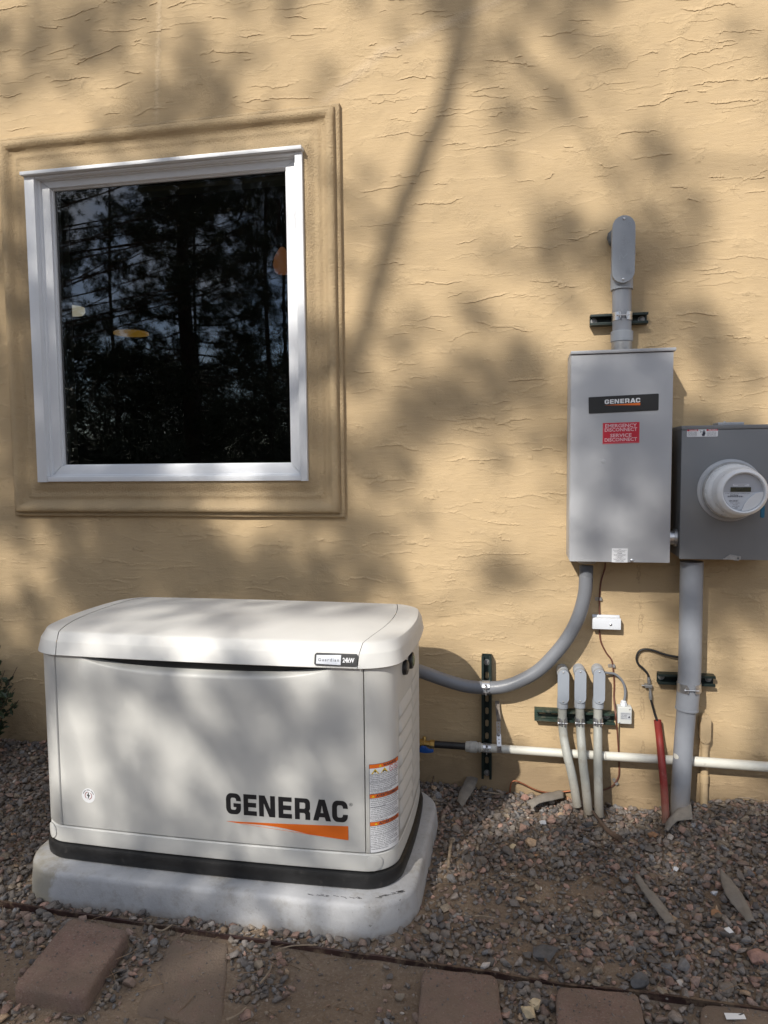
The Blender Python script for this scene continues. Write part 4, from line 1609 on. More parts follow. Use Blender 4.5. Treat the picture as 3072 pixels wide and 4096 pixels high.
# meter cabinet and meter -----------------------------------------------------------------------
MY = -0.17
mx0 = float(at(2722.5, 1970, MY)[0])
mz1, mz0 = float(at(2900, 1700, MY)[2]), float(at(2900, 2239, MY)[2])
mcx, mcz = float(at(2920, 1961, MY)[0]), float(at(2920, 1961, MY)[2])
mx1 = 2 * mcx - mx0
met = thing('meter_cabinet', 'dark grey electric meter cabinet beside the transfer switch, cut by the picture edge', 'electrical cabinet', (mcx, 0, mz0))
MB().box(mx0 + 0.001, mx1 - 0.001, MY + 0.014, -0.001, mz0 + 0.004, mz1 - 0.004).build('cabinet_body', 'meter_grey', met, bevel=0.003)
MB().box(mx0, mx1, MY, MY + 0.013, mz0, mz1 - 0.0155).build('front_cover', 'meter_grey', met, bevel=0.003)
MB().box(mx0 - 0.001, mx1 + 0.001, MY - 0.002, -0.001, mz1 - 0.0145, mz1).build('top_rail', 'meter_grey', met, bevel=0.002)
hp = at(2912, 1694, -0.08)
mb = MB()
mb.box(float(hp[0]) - 0.045, float(hp[0]) + 0.045, -0.12, -0.04, mz1 + 0.0005, mz1 + 0.012)
mb.build('hub_plate', 'cabinet_grey', met, bevel=0.004)
mb = MB()
screw(mb, float(hp[0]) - 0.012, -0.08, mz1 + 0.0125, 0.005)
mb.v = [(x, y + 0.0, z) for x, y, z in mb.v]
mb.build('hub_screw', 'dull_zinc', met)
# danger label
d0, d1 = at(2748, 1718, MY), at(2871, 1746, MY)
dl = MB().prism([(u + (d0[0] + d1[0]) / 2, v + (d0[2] + d1[2]) / 2) for u, v in rpoly(d1[0] - d0[0], d0[2] - d1[2], 0.003, 3)], [], lambda u, v, d: (u, MY - d, v), 0.0007).build('danger_label', 'print_white', met, smooth=False)
dw, dh = float(d1[0] - d0[0]), float(d0[2] - d1[2])
dn = lambda off: (lambda u, v, d: (float(d0[0]) + u * dw, MY - off, float(d1[2]) + v * dh))
mb = MB()
for u0, u1 in ((0.005, 0.365), (0.63, 0.995)):
    mb.prism([(u0, 0.76), (u1, 0.76), (u1, 0.99), (u0, 0.99)], [], dn(0.0009), 0)
mb.build('red_band', 'print_red', dl, smooth=False, fix=False)
mb = MB()


def dtext(mb, s, u, v, w, h, b=0.01):
    add_text(mb, s, dn(0.0012), u, v, w, h, b)


dtext(mb, 'DANGER', 0.08, 0.80, 0.26, 0.15, 0.03)
dtext(mb, 'PELIGRO', 0.70, 0.80, 0.27, 0.15, 0.03)
mb.build('lettering', 'print_white', dl, smooth=False, fix=False)
mb = MB()
for i, (s, s2) in enumerate((('Hazardous voltage.', 'Tensión peligrosa.'), ('Turn off all power before', 'Desconecte toda la energía'), ('working inside. Will shock,', 'antes de trabajar dentro.'), ('burn or cause death.', 'Puede causar la muerte.'))):
    dtext(mb, s, 0.025, 0.58 - 0.16 * i, 0.30, 0.085)
    dtext(mb, s2, 0.65, 0.58 - 0.16 * i, 0.30, 0.085)
# hand and arrow
mb.prism([(0.50, 0.10), (0.57, 0.10), (0.60, 0.42), (0.585, 0.82), (0.575, 0.82), (0.57, 0.5), (0.56, 0.9), (0.55, 0.9), (0.548, 0.5), (0.54, 0.88), (0.53, 0.88), (0.53, 0.48), (0.52, 0.78), (0.51, 0.78), (0.505, 0.40), (0.48, 0.30), (0.485, 0.24)], [], dn(0.0012), 0)
mb.prism([(0.38, 0.92), (0.45, 0.70), (0.43, 0.60), (0.49, 0.40), (0.45, 0.56), (0.47, 0.72)], [], dn(0.0012), 0)
mb.build('small_print', 'print_text', dl, smooth=False, fix=False)
# hasp at the foot
hq0, hq1 = at(2892, 2240, MY), at(2962, 2224, MY)
mb = MB()
hw_ = float(hq1[0] - hq0[0])
mb.prism([(0, 0), (hw_ * 0.55, 0), (hw_ * 0.62, -0.002), (hw_ * 0.85, -0.003), (hw_, 0.002), (hw_, 0.012), (hw_ * 0.4, 0.019), (hw_ * 0.15, 0.010), (hw_ * 0.12, 0.005), (0, 0.004)], [list(reversed(circ(0.0042, 12, hw_ * 0.85, 0.005)))],
         lambda u, v, d: (float(hq0[0]) + u, MY - 0.0005 - d, mz0 + 0.001 + v), 0.003)
mb.build('hasp', 'dull_zinc', met, smooth=False)
# nipple that joins the two cabinets
n0 = Vector((tx1 + 0.0025, -0.10, float(at(2702, 2146, -0.10)[2])))
nz_ = float(at(2702, 2150, -0.11)[2])
mb = MB()
mb.lathe((tx1 + 0.0022, -0.11, nz_), (1, 0, 0), [(0, 0.034), (0.007, 0.034), (0.0075, 0.027), (mx0 - tx1 - 0.012, 0.027), (mx0 - tx1 - 0.0115, 0.034), (mx0 - tx1 - 0.002, 0.034)], 24)
mb.build('nipple', 'galvanised', met)

# the meter: ring, base, cover, window
emt = thing('electric_meter', 'round white electric meter with a small display, mounted on the dark grey cabinet', 'electric meter', (mcx, MY, mcz - 0.11))
MB().lathe((mcx, MY - 0.0005, mcz), (0, -1, 0), [(0, 0.112), (0.004, 0.111), (0.008, 0.104), (0.022, 0.099), (0.026, 0.097)], 48).build('socket_ring', 'cabinet_grey', emt)
MB().lathe((mcx, MY - 0.0255, mcz), (0, -1, 0), [(0, 0.100), (0.008, 0.102), (0.012, 0.1), (0.0125, 0.094)], 48).build('sealing_ring', 'dull_zinc', emt)
FY = MY - 0.198
mb = MB().lathe((mcx, MY - 0.036, mcz), (0, -1, 0), [(0, 0.095), (0.02, 0.0945), (0.05, 0.0915), (0.056, 0.0855), (0.062, 0.0853), (0.080, 0.083), (0.093, 0.082), (0.099, 0.0815), (0.107, 0.0825), (0.121, 0.080), (0.129, 0.075), (0.133, 0.069), (0.131, 0.0655), (0.121, 0.064), (0.1200, 0.0)], 56, caps=False)
mcov = mb.build('meter_cover', 'meter_white', emt, angle=50)
fy = MY - 0.036 - 0.1200
mface = MB().prism(circ(0.0635, 40), [], onto(fy - 0.0006, mcx, mcz), 0.0005).build('meter_face', 'meter_face', emt, smooth=False)
W_ = 0.0635
fo = onto(fy - 0.0016, mcx, mcz)
mb = MB()
mb.prism([(-0.0615, 0.0)] + [(0.0615 * math.cos(math.radians(a)), 0.0615 * math.sin(math.radians(a))) for a in range(190, 262, 6)] + [(-0.004, -0.058), (0.004, -0.040), (0.018, -0.020), (0.038, -0.004), (0.050, 0.0)], [], fo, 0)
mb.build('white_label', paint('meter_label', (0.56, 0.59, 0.64), 0.5, var=0.02), mface, smooth=False, fix=False)
mb = MB()
mb.prism([(-0.004, -0.062), (0.004, -0.040), (0.018, -0.020), (0.038, -0.004), (0.052, 0.001), (0.0628, 0.002)] + [(0.0632 * math.cos(math.radians(a)), 0.0632 * math.sin(math.radians(a))) for a in range(356, 264, -6)], [], onto(fy - 0.0018, mcx, mcz), 0.004)
mb.build('cover_shield', 'meter_white', mcov, smooth=False)
mb = MB().box(mcx - 0.040, mcx + 0.024, fy - 0.0035, fy - 0.001, mcz + 0.002, mcz + 0.0175)
lcd = mb.build('display', 'lcd', mface, smooth=False)
mb = MB()
add_text(mb, 'Wind 15', onto(fy - 0.0041, mcx, mcz), -0.006, 0.0045, 0.040, 0.0095, 0.0, 1.0, 'c')
mb.build('display_digits', 'print_black', lcd, smooth=False, fix=False)
mb = MB().prism(rpoly(0.052, 0.0085, 0.003, 3, (-0.007, 0.0245)), [], fo, 0)
mb.build('name_tag', paint('meter_tag', (0.62, 0.64, 0.68), 0.5, var=0.02), mface, smooth=False, fix=False)
mb = MB()
f2 = onto(fy - 0.0022, mcx, mcz)
mb.prism([(-0.029, 0.0262), (0.010, 0.0262), (0.010, 0.0268), (-0.029, 0.0268)], [], f2, 0)
add_text(mb, 'KILOWATTHOURS', f2, -0.006, 0.0220, 0.020, 0.0022, 0.0, 1.0, 'c')
add_text(mb, 'CL200 240V 3W TYPE 2S 30TA 1.0Kh', f2, -0.057, -0.0045, 0.078, 0.0024, 0.0)
add_text(mb, 'Xcel Energy', f2, -0.041, -0.0105, 0.026, 0.0038, 0.02)
for k in range(42):
    if (k * 7919) % 5 != 0:
        u = -0.050 + 0.0012 * k
        mb.prism([(u, -0.0165), (u + 0.0007, -0.0165), (u + 0.0007, -0.0118), (u, -0.0118)], [], f2, 0)
add_text(mb, '359 128 851', f2, -0.044, -0.0315, 0.028, 0.0052, 0.01)
add_text(mb, 'FM2S  120/240', f2, -0.040, -0.0375, 0.030, 0.0026, 0.0)
add_text(mb, 'R2S SRS', f2, -0.031, -0.0430, 0.014, 0.0022, 0.0)
add_text(mb, 'smart meter', f2, -0.034, -0.0485, 0.024, 0.0028, 0.0)
add_text(mb, 'A3R', f2, -0.026, -0.0545, 0.010, 0.0030, 0.03)
mb.build('small_print', 'print_text', mface, smooth=False, fix=False)
sq = at(3050, 2045, MY - 0.06)
mb = MB().prism(rpoly(0.013, 0.046, 0.005, 4), [], onto(MY - 0.055, float(sq[0]), float(sq[2])), 0.007)
mb.build('seal_tag', 'seal_blue', emt, bevel=0.001)
MB().tube([Vector((float(sq[0]), MY - 0.058, float(sq[2]) + 0.022)), Vector((float(sq[0]) + 0.002, MY - 0.05, float(sq[2]) + 0.045)), Vector((mcx + 0.075, MY - 0.033, mcz - 0.064))], 0.0009, 6).build('seal_wire', 'dull_zinc', emt)

# big conduit below the meter -------------------------------------------------------------------
BY = -0.092
bp = lambda px, py: Vector(at(px, py, BY))
big = thing('meter_conduit', 'thick grey conduit running from the meter cabinet down into the gravel', 'conduit', bp(2718, 3260))
up_pts = [bp(2767, 2246), bp(2764, 2400), bp(2758.5, 2680), bp(2747, 2838)]
lower = spline([bp(2749, 2800), bp(2744, 2860), bp(2733, 3000), bp(2722, 3180), bp(2714, 3320)], 6)
MB().tube(spline(up_pts, 6), 0.0412, 32).build('sleeve', 'conduit_grey', big)
MB().tube([up_pts[-1] + Vector((0.0004, 0, 0.006)), up_pts[-1]], 0.0428, 32).build('sleeve_rim', 'conduit_grey', big)
MB().tube(lower, 0.0352, 32).build('pipe', 'conduit_grey', big)
mb = MB()
for (px, py, rr) in ((2697, 3017, 0.010), (2698, 3087, 0.014)):
    q = bp(px + 6, py)
    ring = []
    for a in np.linspace(0, 2 * math.pi, 14, endpoint=False):
        dx, dz = rr * 0.85 * math.cos(a), rr * math.sin(a)
        cxp = bp(2731, py).x
        x = min(max(q.x + dx - 0.004, cxp - 0.0348), cxp + 0.03)
        ring.append((x, BY - math.sqrt(max(0, 0.0356 ** 2 - (x - cxp) ** 2)) - 0.0006, q.z + dz))
    mb = MB()
    mb.add(ring, [tuple(range(14))])
    mb.build('tape_patch', 'gas_pipe_white', big, smooth=False, fix=False)
a_, b_ = at(2634, 2716, -0.041), at(2863, 2728, -0.041)
s2 = strut('strut', 'dark green strut channel behind the thick meter conduit', float((a_[0] + b_[0]) / 2), float((a_[2] + b_[2]) / 2), float(b_[0] - a_[0]), True, bolts=(-0.088, 0.086))
pipe_clamp(s2, (bp(2756, 2745).x, BY, bp(2756, 2747).z), (-0.02, 0, 1), 0.0415, 0.034)

# flexible conduit from the transfer switch to the generator --------------------------------------
FX = [(2345, 2262, -0.090), (2344, 2300, -0.090), (2339, 2375, -0.088), (2314, 2466, -0.085), (2275.6, 2543, -0.083), (2224, 2611, -0.082), (2155.6, 2680, -0.080), (2078.5, 2724.5, -0.076),
      (2010, 2747, -0.073), (1941, 2751, -0.072), (1864, 2744, -0.080), (1778.5, 2720, -0.10), (1700, 2692, -0.14), (1640, 2672, -0.20), (1580, 2655, -0.275)]
fpath = spline([at(*q) for q in FX], 16)
flex = thing('flexible_conduit', 'grey flexible conduit sweeping from the transfer switch to behind the generator', 'conduit', at(1941, 2751, -0.072))
mb = MB()
mb.tube(fpath, [0.0262 + 0.0007 * math.sin(i * 2.2) for i in range(len(fpath))], 24)
# corrugation: resample finely
fine = []
for i in range(len(fpath) - 1):
    for k in range(3):
        fine.append(fpath[i].lerp(fpath[i + 1], k / 3))
mb = MB()
mb.tube(fine, [0.0266 if i % 2 else 0.0257 for i in range(len(fine))], 20)
mb.build('conduit', 'flex_grey', flex, angle=70)
q = Vector(at(2347, 2258, -0.09))
MB().lathe((q.x, q.y, tz0 - 0.0175), (0, 0, 1), [(0, 0.030), (0.004, 0.036), (0.012, 0.036), (0.0125, 0.031), (0.0172, 0.031)], 20).build('connector', 'union_grey', flex)
# long upright strut by the generator
a_, b_ = at(1941, 2625, -0.041), at(1951, 3118, -0.041)
L_ = float(a_[2] - b_[2])
scx, scz = float((a_[0] + b_[0]) / 2), float((a_[2] + b_[2]) / 2)
zs = lambda py: float(at(1945, py, -0.003)[2]) - scz
s3 = strut('strut', 'tall slotted dark green strut channel standing upright beside the generator', scx, scz, L_, False, slots=[zs(p_) for p_ in (2700, 2794, 2843, 2892, 2943, 3040)], bolts=(zs(2648), zs(3090)))
cd = Vector(at(1945, 2750, -0.072))
pipe_clamp(s3, (cd.x, cd.y, cd.z), (1, 0, 0.02), 0.0270, 0.030)

# gas pipe ----------------------------------------------------------------------------------------
GPY = -0.060
gp = lambda px, py, y=GPY: Vector(at(px, py, y))
gas = thing('gas_pipe', 'white gas pipe running low along the wall to the generator', 'pipe', gp(2400, 3024))
MB().tube([gp(1912, 2989), gp(2340, 3018.5)], 0.0168, 20).build('pipe', 'gas_pipe_white', gas)
MB().tube([gp(2330, 3018), gp(2790, 3046)], 0.0172, 20).build('pipe', 'gas_pipe_white', gas)
gpe = gp(2776, 3045.5)
MB().tube([gpe, gpe + (gp(3200, 3077) - gpe) * 6.0], 0.0190, 20).build('pipe', 'gas_pipe_white', gas)
MB().tube([gp(2764, 3045), gp(2777, 3046)], 0.0182, 20).build('pipe_joint', 'union_grey', gas)
for px in (2354, 2418):
    MB().tube([gp(px, 3019 + (px - 2340) * 0.061), gp(px + 5, 3019.3 + (px - 2340) * 0.061)], 0.0182, 20).build('pipe_joint', 'union_grey', gas)
u0 = gp(1862, 2985.5)
ud = (gp(1925, 2990) - u0)
ul = ud.length
MB().lathe(u0, ud, [(0, 0.0185), (0.004, 0.021), (0.016, 0.0215), (0.018, 0.0235), (0.044, 0.024), (0.047, 0.020), (0.054, 0.0195), (0.056, 0.0215), (ul - 0.004, 0.0205), (ul, 0.0175)], 20).build('union', 'union_grey', gas)
MB().tube([gp(1735, 2977), gp(1866, 2985.7)], 0.0142, 18).build('black_nipple', 'black_iron', gas)
v0 = gp(1690, 2973)
vd = gp(1738, 2977) - v0
valve = MB()
valve.lathe(v0 - vd * 0.9, vd, [(0, 0.012), (0.03, 0.012), (0.032, 0.017), (0.05, 0.0175), (0.052, 0.013), (0.074, 0.013), (0.076, 0.0185), (0.094, 0.0185), (0.096, 0.016)], 8)
vo = valve.build('gas_valve', 'brass', gas, smooth=False)
vv = gp(1697, 2960)
MB().lathe(Vector((v0.x + 0.008, GPY, v0.z + 0.008)), (0, 0, 1), [(0, 0.009), (0.018, 0.008), (0.022, 0.005)], 10).build('test_port', 'brass', vo)
hb = gp(1693, 2988)
mb = MB()
mb.prism([(-0.012, -0.010), (0.012, -0.012), (0.030, -0.010), (0.046, -0.006), (0.045, 0.002), (0.026, 0.003), (0.012, 0.013), (-0.004, 0.014), (-0.014, 0.006)], [], lambda u, v, d: (hb.x + u, GPY - 0.014 - d, hb.z - 0.002 + v), 0.016)
mb.build('handle', 'valve_blue', vo, bevel=0.004)
gd = gp(1948, 2991.5)
pipe_clamp(s3, (gd.x, GPY, gd.z), (1, 0, -0.03), 0.0172, 0.032)
# perforated strap that hangs the pipe
strap = thing('perforated_strap', 'bent metal hanger strap with a row of holes, beside the tall strut', 'strap', Vector(at(1998, 3010, -0.075)))


def strap_piece(pts, w, mat, holes=True):
    mb = MB()
    for i in range(len(pts) - 1):
        a, b = Vector(pts[i]), Vector(pts[i + 1])
        L = (b - a).length
        d = (b - a).normalized()
        n = Vector((0, -1, 0))
        s = d.cross(n).normalized()
        n = s.cross(d)
        hl = []
        if holes:
            k = 0.008
            while k < L - 0.006:
                hl.append(list(reversed(circ(0.0026, 8, 0.0, k))))
                k += 0.0135
        mb.prism([(-w / 2, 0), (w / 2, 0), (w / 2, L), (-w / 2, L)], hl, lambda u, v, dd: a + s * u + d * v + n * dd, 0.0012)
    return mb.build('strap_band', mat, strap, smooth=False)


strap_piece([at(1989, 2803, -0.012), at(1991, 2842, -0.02), at(1996, 2886, -0.045)], 0.017, 'rusty_strap', False)
strap_piece([at(1993, 2886, -0.050), at(1995, 2936, -0.055), at(1997, 2985, -0.079)], 0.0175, 'galvanised')
strap_piece([at(1997, 2985, -0.0795), at(1998, 3010, -0.079)], 0.0175, 'galvanised')
q = Vector(at(1994, 2938, -0.055))
mb = MB()
screw(mb, q.x, q.y - 0.003, q.z, 0.007)
mb.build('screw', 'dull_zinc', strap)

# three small conduits ----------------------------------------------------------------------------
a_, b_ = at(2138, 2868, -0.041), at(2461, 2872, -0.041)
s4 = strut('strut', 'weathered green strut channel behind the three small conduits', float((a_[0] + b_[0]) / 2), float((a_[2] + b_[2]) / 2), float(b_[0] - a_[0]), True, 'strut_green_old', slots=(-0.125, -0.075), bolts=(0.128,), h=0.046)
SM = [((2230.5, 2277, 2680, 2817), [(2250, 2829, -.062), (2250, 2889, -.062), (2255, 2947, -.072), (2269, 3022, -.098), (2284, 3082, -.108), (2296, 3142, -.113), (2309, 3225, -.118)], 'leftmost small grey conduit of the three, bending right as it goes into the gravel'),
      ((2298, 2345.6, 2678, 2815), [(2319, 2829, -.062), (2321, 2901, -.062), (2326, 2977, -.092), (2332, 3052, -.106), (2342.6, 3142, -.116), (2354, 3255, -.126)], 'middle small grey conduit of the three rising from the gravel'),
      ((2374, 2421, 2678, 2817), [(2392, 2829, -.062), (2391.5, 2900, -.062), (2391.5, 2962, -.080), (2392, 3082, -.106), (2397, 3265, -.13)], 'rightmost small grey conduit of the three, the one with the thin grey cable')]
sm_tops = []
for (xa, xb, ya, yb_), path, lb in SM:
    pts = spline([at(*q) for q in path], 6)
    t = thing('small_conduit', lb, 'conduit', pts[-1], 'small conduits rising from the gravel')
    MB().tube(pts, 0.0170, 20).build('pipe', 'old_conduit', t)
    yc = -0.088
    c0, c1 = at((xa + xb) / 2, ya, yc), at((xa + xb) / 2, yb_, yc)
    w = float(at(xb, ya + 60, yc)[0] - at(xa, ya + 60, yc)[0])
    b = conduit_body(t, float(c0[0] + c1[0]) / 2, yc, float(c1[2]), float(c0[2]), w, 0.050, 'conduit_body_grey', 'small_cover_grey', 'dull_zinc')
    top = Vector(((c0[0] + c1[0]) / 2 - 0.001, -0.040, c0[2] - 0.023))
    mb = MB()
    mb.lathe(Vector((top.x, 0.0, top.z)), (0, -1, 0), [(0, 0.023), (0.03, 0.0235), (0.052, 0.023), (0.06, 0.019)], 20)
    mb.build('wall_hub', 'conduit_body_grey', t)
    hz = float(at((xa + xb) / 2, yb_ + 9, -0.062)[2])
    MB().lathe(Vector((pts[0].x, -0.062, hz - 0.006)), (0, 0, 1), [(0, 0.0195), (0.002, 0.0215), (0.03, 0.0215), (0.05, 0.019)], 20).build('hub', 'conduit_body_grey', t)
    cz_ = float(at(path[1][0], 2884, -0.062)[2])
    pipe_clamp(s4, (float(at(path[0][0], 2884, -0.062)[0]), -0.062, cz_), (0, 0, 1), 0.0174, 0.030, 'galvanised')
    sm_tops.append(top)

# thin tan conduit on the right --------------------------------------------------------------------
tan = thing('wall_conduit', 'thin conduit painted tan like the wall, with a small oval cover', 'conduit', Vector(at(2812, 3215, -0.02)))
yc = -0.046
c0, c1 = at(2823.5, 2860, yc), at(2823.5, 2976, yc)
w = float(at(2845, 2920, yc)[0] - at(2802, 2920, yc)[0])
conduit_body(tan, float(c0[0] + c1[0]) / 2, yc, float(c1[2]), float(c0[2]), w, 0.040, 'tan_paint', 'tan_paint', 'tan_paint')
tp = lambda px, py: Vector(at(px, py, -0.022))
MB().tube([tp(2819, 2965), tp(2817.5, 3080), tp(2815, 3240)], 0.0142, 18).build('pipe', 'tan_paint', tan)
MB().tube([tp(2816.6, 3098), tp(2816, 3130)], 0.0168, 18).build('coupling', 'tan_paint', tan)
MB().tube([tp(2819, 2968), tp(2819, 2984)], 0.0165, 18).build('hub', 'tan_paint', tan)

# red conduit with the black cable and ground block --------------------------------------------------
rpth = [(2630, 2881, -0.030), (2639, 2960, -0.040), (2648, 3060, -0.098), (2657, 3160, -0.125), (2665, 3310, -0.150)]
rpts = spline([at(*q) for q in rpth], 6)
red = thing('red_conduit', 'red plastic conduit leaning against the wall with its foot in the gravel', 'conduit', rpts[-1])
mb = MB()
mb.tube(rpts, 0.0142, 20, caps=False)
inner = rpts[:8]
mb.tube(inner, 0.0122, 20, caps=False)
mb.build('pipe', 'red_pvc', red, fix=False)
cbl = thing('coaxial_cable', 'black cable looping out from behind the thick conduit into the red conduit', 'cable', Vector(at(2594, 2705, -0.012)))
cu = spline([at(2735, 2630, -0.012), at(2705, 2627, -0.016), at(2660, 2618, -0.014), at(2615, 2602, -0.012), at(2580, 2597, -0.012), at(2556, 2606, -0.012), at(2546, 2632, -0.012), at(2553, 2656, -0.012), at(2573, 2674, -0.012), at(2590, 2694, -0.014), at(2595, 2712, -0.016)], 6)
MB().tube(cu, 0.0043, 10).build('cable', 'black_plastic', cbl)
cl = spline([at(2603, 2796, -0.018), at(2609, 2820, -0.020), at(2620, 2860, -0.024), at(2628, 2884, -0.029), at(2634, 2920, -0.034)], 5)
MB().tube(cl, 0.0043, 10).build('cable', 'black_plastic', cbl)
g0, g1 = Vector(at(2594, 2708, -0.016)), Vector(at(2597, 2734, -0.016))
MB().lathe(g0, g1 - g0, [(0, 0.0052), (0.008, 0.0058), (0.0085, 0.0068), (0.020, 0.0068), ((g1 - g0).length, 0.006)], 12).build('connector', 'dull_zinc', cbl)
g2, g3 = Vector(at(2600, 2752, -0.017)), Vector(at(2603, 2798, -0.018))
MB().lathe(g2, g3 - g2, [(0, 0.006), (0.012, 0.0045), (0.022, 0.0065), (0.034, 0.0072), ((g3 - g2).length, 0.0060)], 12).build('connector', 'dull_zinc', cbl)
gb = Vector(at(2594, 2743, -0.014))
mb = MB()
mb.box(gb.x - 0.014, gb.x + 0.013, -0.024, -0.001, gb.z - 0.006, gb.z + 0.0065)
mb.tube([gb + Vector((-0.014, 0, 0)), gb + Vector((-0.026, 0, 0))], 0.0035, 8)
mb.build('ground_block', 'dull_zinc', cbl, bevel=0.001)

# bonding wires ---------------------------------------------------------------------------------------
bw_pts = spline([at(2421, 2252, -0.030), at(2419, 2275, -0.010), at(2404, 2328, -0.006), at(2398, 2397, -0.006), at(2399, 2462, -0.008), at(2399, 2500, -0.009), at(2398, 2525, -0.007), at(2404, 2568, -0.006), at(2425, 2611, -0.006), at(2446, 2640, -0.006),
                 at(2453, 2680, -0.006), at(2457, 2740, -0.006), at(2455.5, 2790, -0.008), at(2459, 2830, -0.030), at(2464, 2870, -0.046), at(2468, 2911, -0.030), at(2474, 3000, -0.008), at(2477, 3080, -0.006), at(2472, 3112, -0.006), at(2452, 3142, -0.006), at(2421, 3158, -0.006), at(2380, 3163, -0.008)], 6)
wire = thing('bonding_wire', 'thin brown bonding wire wandering down the wall from the transfer switch', 'wire', Vector(at(2477, 3080, 0)))
MB().tube(bw_pts, 0.0031, 8).build('wire', 'brown_wire', wire)
for (px, py, wx, an) in ((2391, 2395, 1, 0.1), (2443, 2662, 1, 0.1), (2459, 3122, 1, -0.9)):
    q = Vector(at(px, py, 0))
    mb = MB()
    c, s_ = math.cos(an), math.sin(an)
    mb.prism([(-0.010, -0.006), (0.006, -0.006), (0.006, 0.006), (-0.010, 0.006)], [list(reversed(circ(0.003, 8, -0.004, 0)))], lambda u, v, d: (q.x + u * c - v * s_, -0.001 - d, q.z + u * s_ + v * c), 0.002)
    mb.prism([(0.006, -0.006), (0.0155, -0.006), (0.0155, 0.006), (0.006, 0.006)], [], lambda u, v, d: (q.x + u * c - v * s_, -0.001 - d, q.z + u * s_ + v * c), 0.010)
    mb.build('wire_clip', 'dull_zinc', wire, smooth=False)
cw = spline([at(2315, 3159, -0.010), at(2260, 3166, -0.012), at(2211, 3171, -0.014), at(2175, 3168, -0.016), at(2139, 3158, -0.02), at(2094, 3136, -0.024), at(2066, 3124, -0.026), at(2050, 3126, -0.028), at(2042, 3145, -0.03), at(2039, 3190, -0.03)], 6)
cop = thing('copper_wire', 'bare copper ground wire arching over the gravel to a ground rod', 'wire', Vector(at(2039, 3190, -0.03)))
MB().tube(cw, 0.0032, 8).build('wire', 'copper', cop)
g = Vector(at(2032, 3190, -0.032))
rod = thing('ground_rod', 'short copper ground rod with a clamp sticking out of the gravel', 'ground rod', g + Vector((0, 0, -0.05)))
MB().tube([g + Vector((0, 0, -0.08)), g + Vector((0, 0, 0.018))], 0.0080, 14).build('rod', 'copper', rod)
mb = MB()
mb.box(g.x - 0.022, g.x + 0.012, g.y - 0.012, g.y + 0.012, g.z - 0.030, g.z - 0.012)
mb.build('clamp', 'brown_wire', rod, bevel=0.003)
MB().tube([g + Vector((-0.022, 0, -0.020)), g + Vector((-0.044, -0.002, -0.017))], 0.0045, 8).build('clamp_bolt', 'galvanised', rod)

# white bonding box ---------------------------------------------------------------------------------
w0, w1 = at(2370, 2472, -0.040), at(2484, 2520, -0.040)
jb = thing('bonding_box', 'small white oblong box with one screw under the transfer switch', 'junction box', ((w0[0] + w1[0]) / 2, 0, w1[2]))
MB().box(float(w0[0]), float(w1[0]), -0.040, -0.012, float(w1[2]), float(w0[2])).build('cover', 'box_white', jb, bevel=0.003)
MB().box(float(w0[0]) + 0.002, float(w1[0]) - 0.002, -0.0115, -0.0005, float(w1[2]) - 0.001, float(w0[2]) + 0.007).build('base', 'box_white', jb, bevel=0.001)
mb = MB()
q = at(2443, 2498, -0.040)
screw(mb, q[0], -0.040, q[2], 0.0055)
mb.build('screw', 'galvanised', jb)
# small control box and its cable
k0, k1 = at(2471, 2828, -0.040), at(2527, 2898, -0.040)
cb = thing('sensor_box', 'small pale grey box with a printed label hung on a grey cable', 'junction box', ((k0[0] + k1[0]) / 2, 0, k1[2]))
MB().box(float(k0[0]), float(k1[0]), -0.040, -0.001, float(k1[2]), float(k0[2])).build('case', 'control_box', cb, bevel=0.004, seg=3)
kw, kh = float(k1[0] - k0[0]), float(k0[2] - k1[2])
kf = onto(-0.0405, float(k0[0]), float(k1[2]))
lbk = MB().prism([(kw * .2, kh * .28), (kw * .94, kh * .28), (kw * .94, kh * .70), (kw * .2, kh * .70)], [], kf, 0.0005).build('printed_label', paint('label_grey', (0.40, 0.42, 0.45), 0.5, var=0.02), cb, smooth=False)
mb = MB()
for i, s in enumerate(('SURGE PROTECTOR', 'TYPE 2 120/240V', 'INDOOR OUTDOOR', 'MADE IN U.S.A.')):
    add_text(mb, s, onto(-0.0413, float(k0[0]), float(k1[2])), kw * .24, kh * (0.60 - 0.09 * i), kw * (0.62 if i == 0 else 0.42), kh * 0.045, 0.02)
mb.prism([(kw * .72, kh * .38), (kw * .90, kh * .38), (kw * .81, kh * .52)], [], onto(-0.0413, float(k0[0]), float(k1[2])), 0)
mb.build('small_print', 'print_text', lbk, smooth=False, fix=False)
for u, v in ((.84, .90), (.14, .08)):
    mb = MB()
    screw(mb, float(k0[0]) + kw * u, -0.0402, float(k1[2]) + kh * v, 0.0032)
    mb.build('screw', 'dull_zinc', cb)
q = Vector(at(2494, 2826, -0.022))
MB().lathe(Vector((q.x, -0.020, float(k0[2]) + 0.0005)), (0, 0, 1), [(0, 0.0135), (0.009, 0.0135), (0.0095, 0.0115), (0.018, 0.0105), (0.021, 0.007)], 6).build('cable_gland', 'box_white', cb, smooth=False)
kc = spline([at(2418, 2690, -0.03), at(2435, 2692, -0.022), at(2460, 2697, -0.014), at(2484, 2717, -0.012), at(2498, 2745, -0.014), at(2501, 2775, -0.017), at(2496, 2808, -0.020), at(2494, 2820, -0.020)], 6)
MB().tube(kc, 0.0050, 10).build('cable', 'flex_grey', cb)

# ------------------------------------------------------------------ garden edging, slabs
mb = MB()
rng_e = random.Random(3)
xs = np.linspace(-3.6, 2.6, 150)


def edge_top(x):
    return -0.052 + 0.004 * math.sin(x * 2.1) + 0.003 * fbm(x, 0.3, 5.0) - 0.010 * math.exp(-((x - 0.1) / 0.12) ** 2)


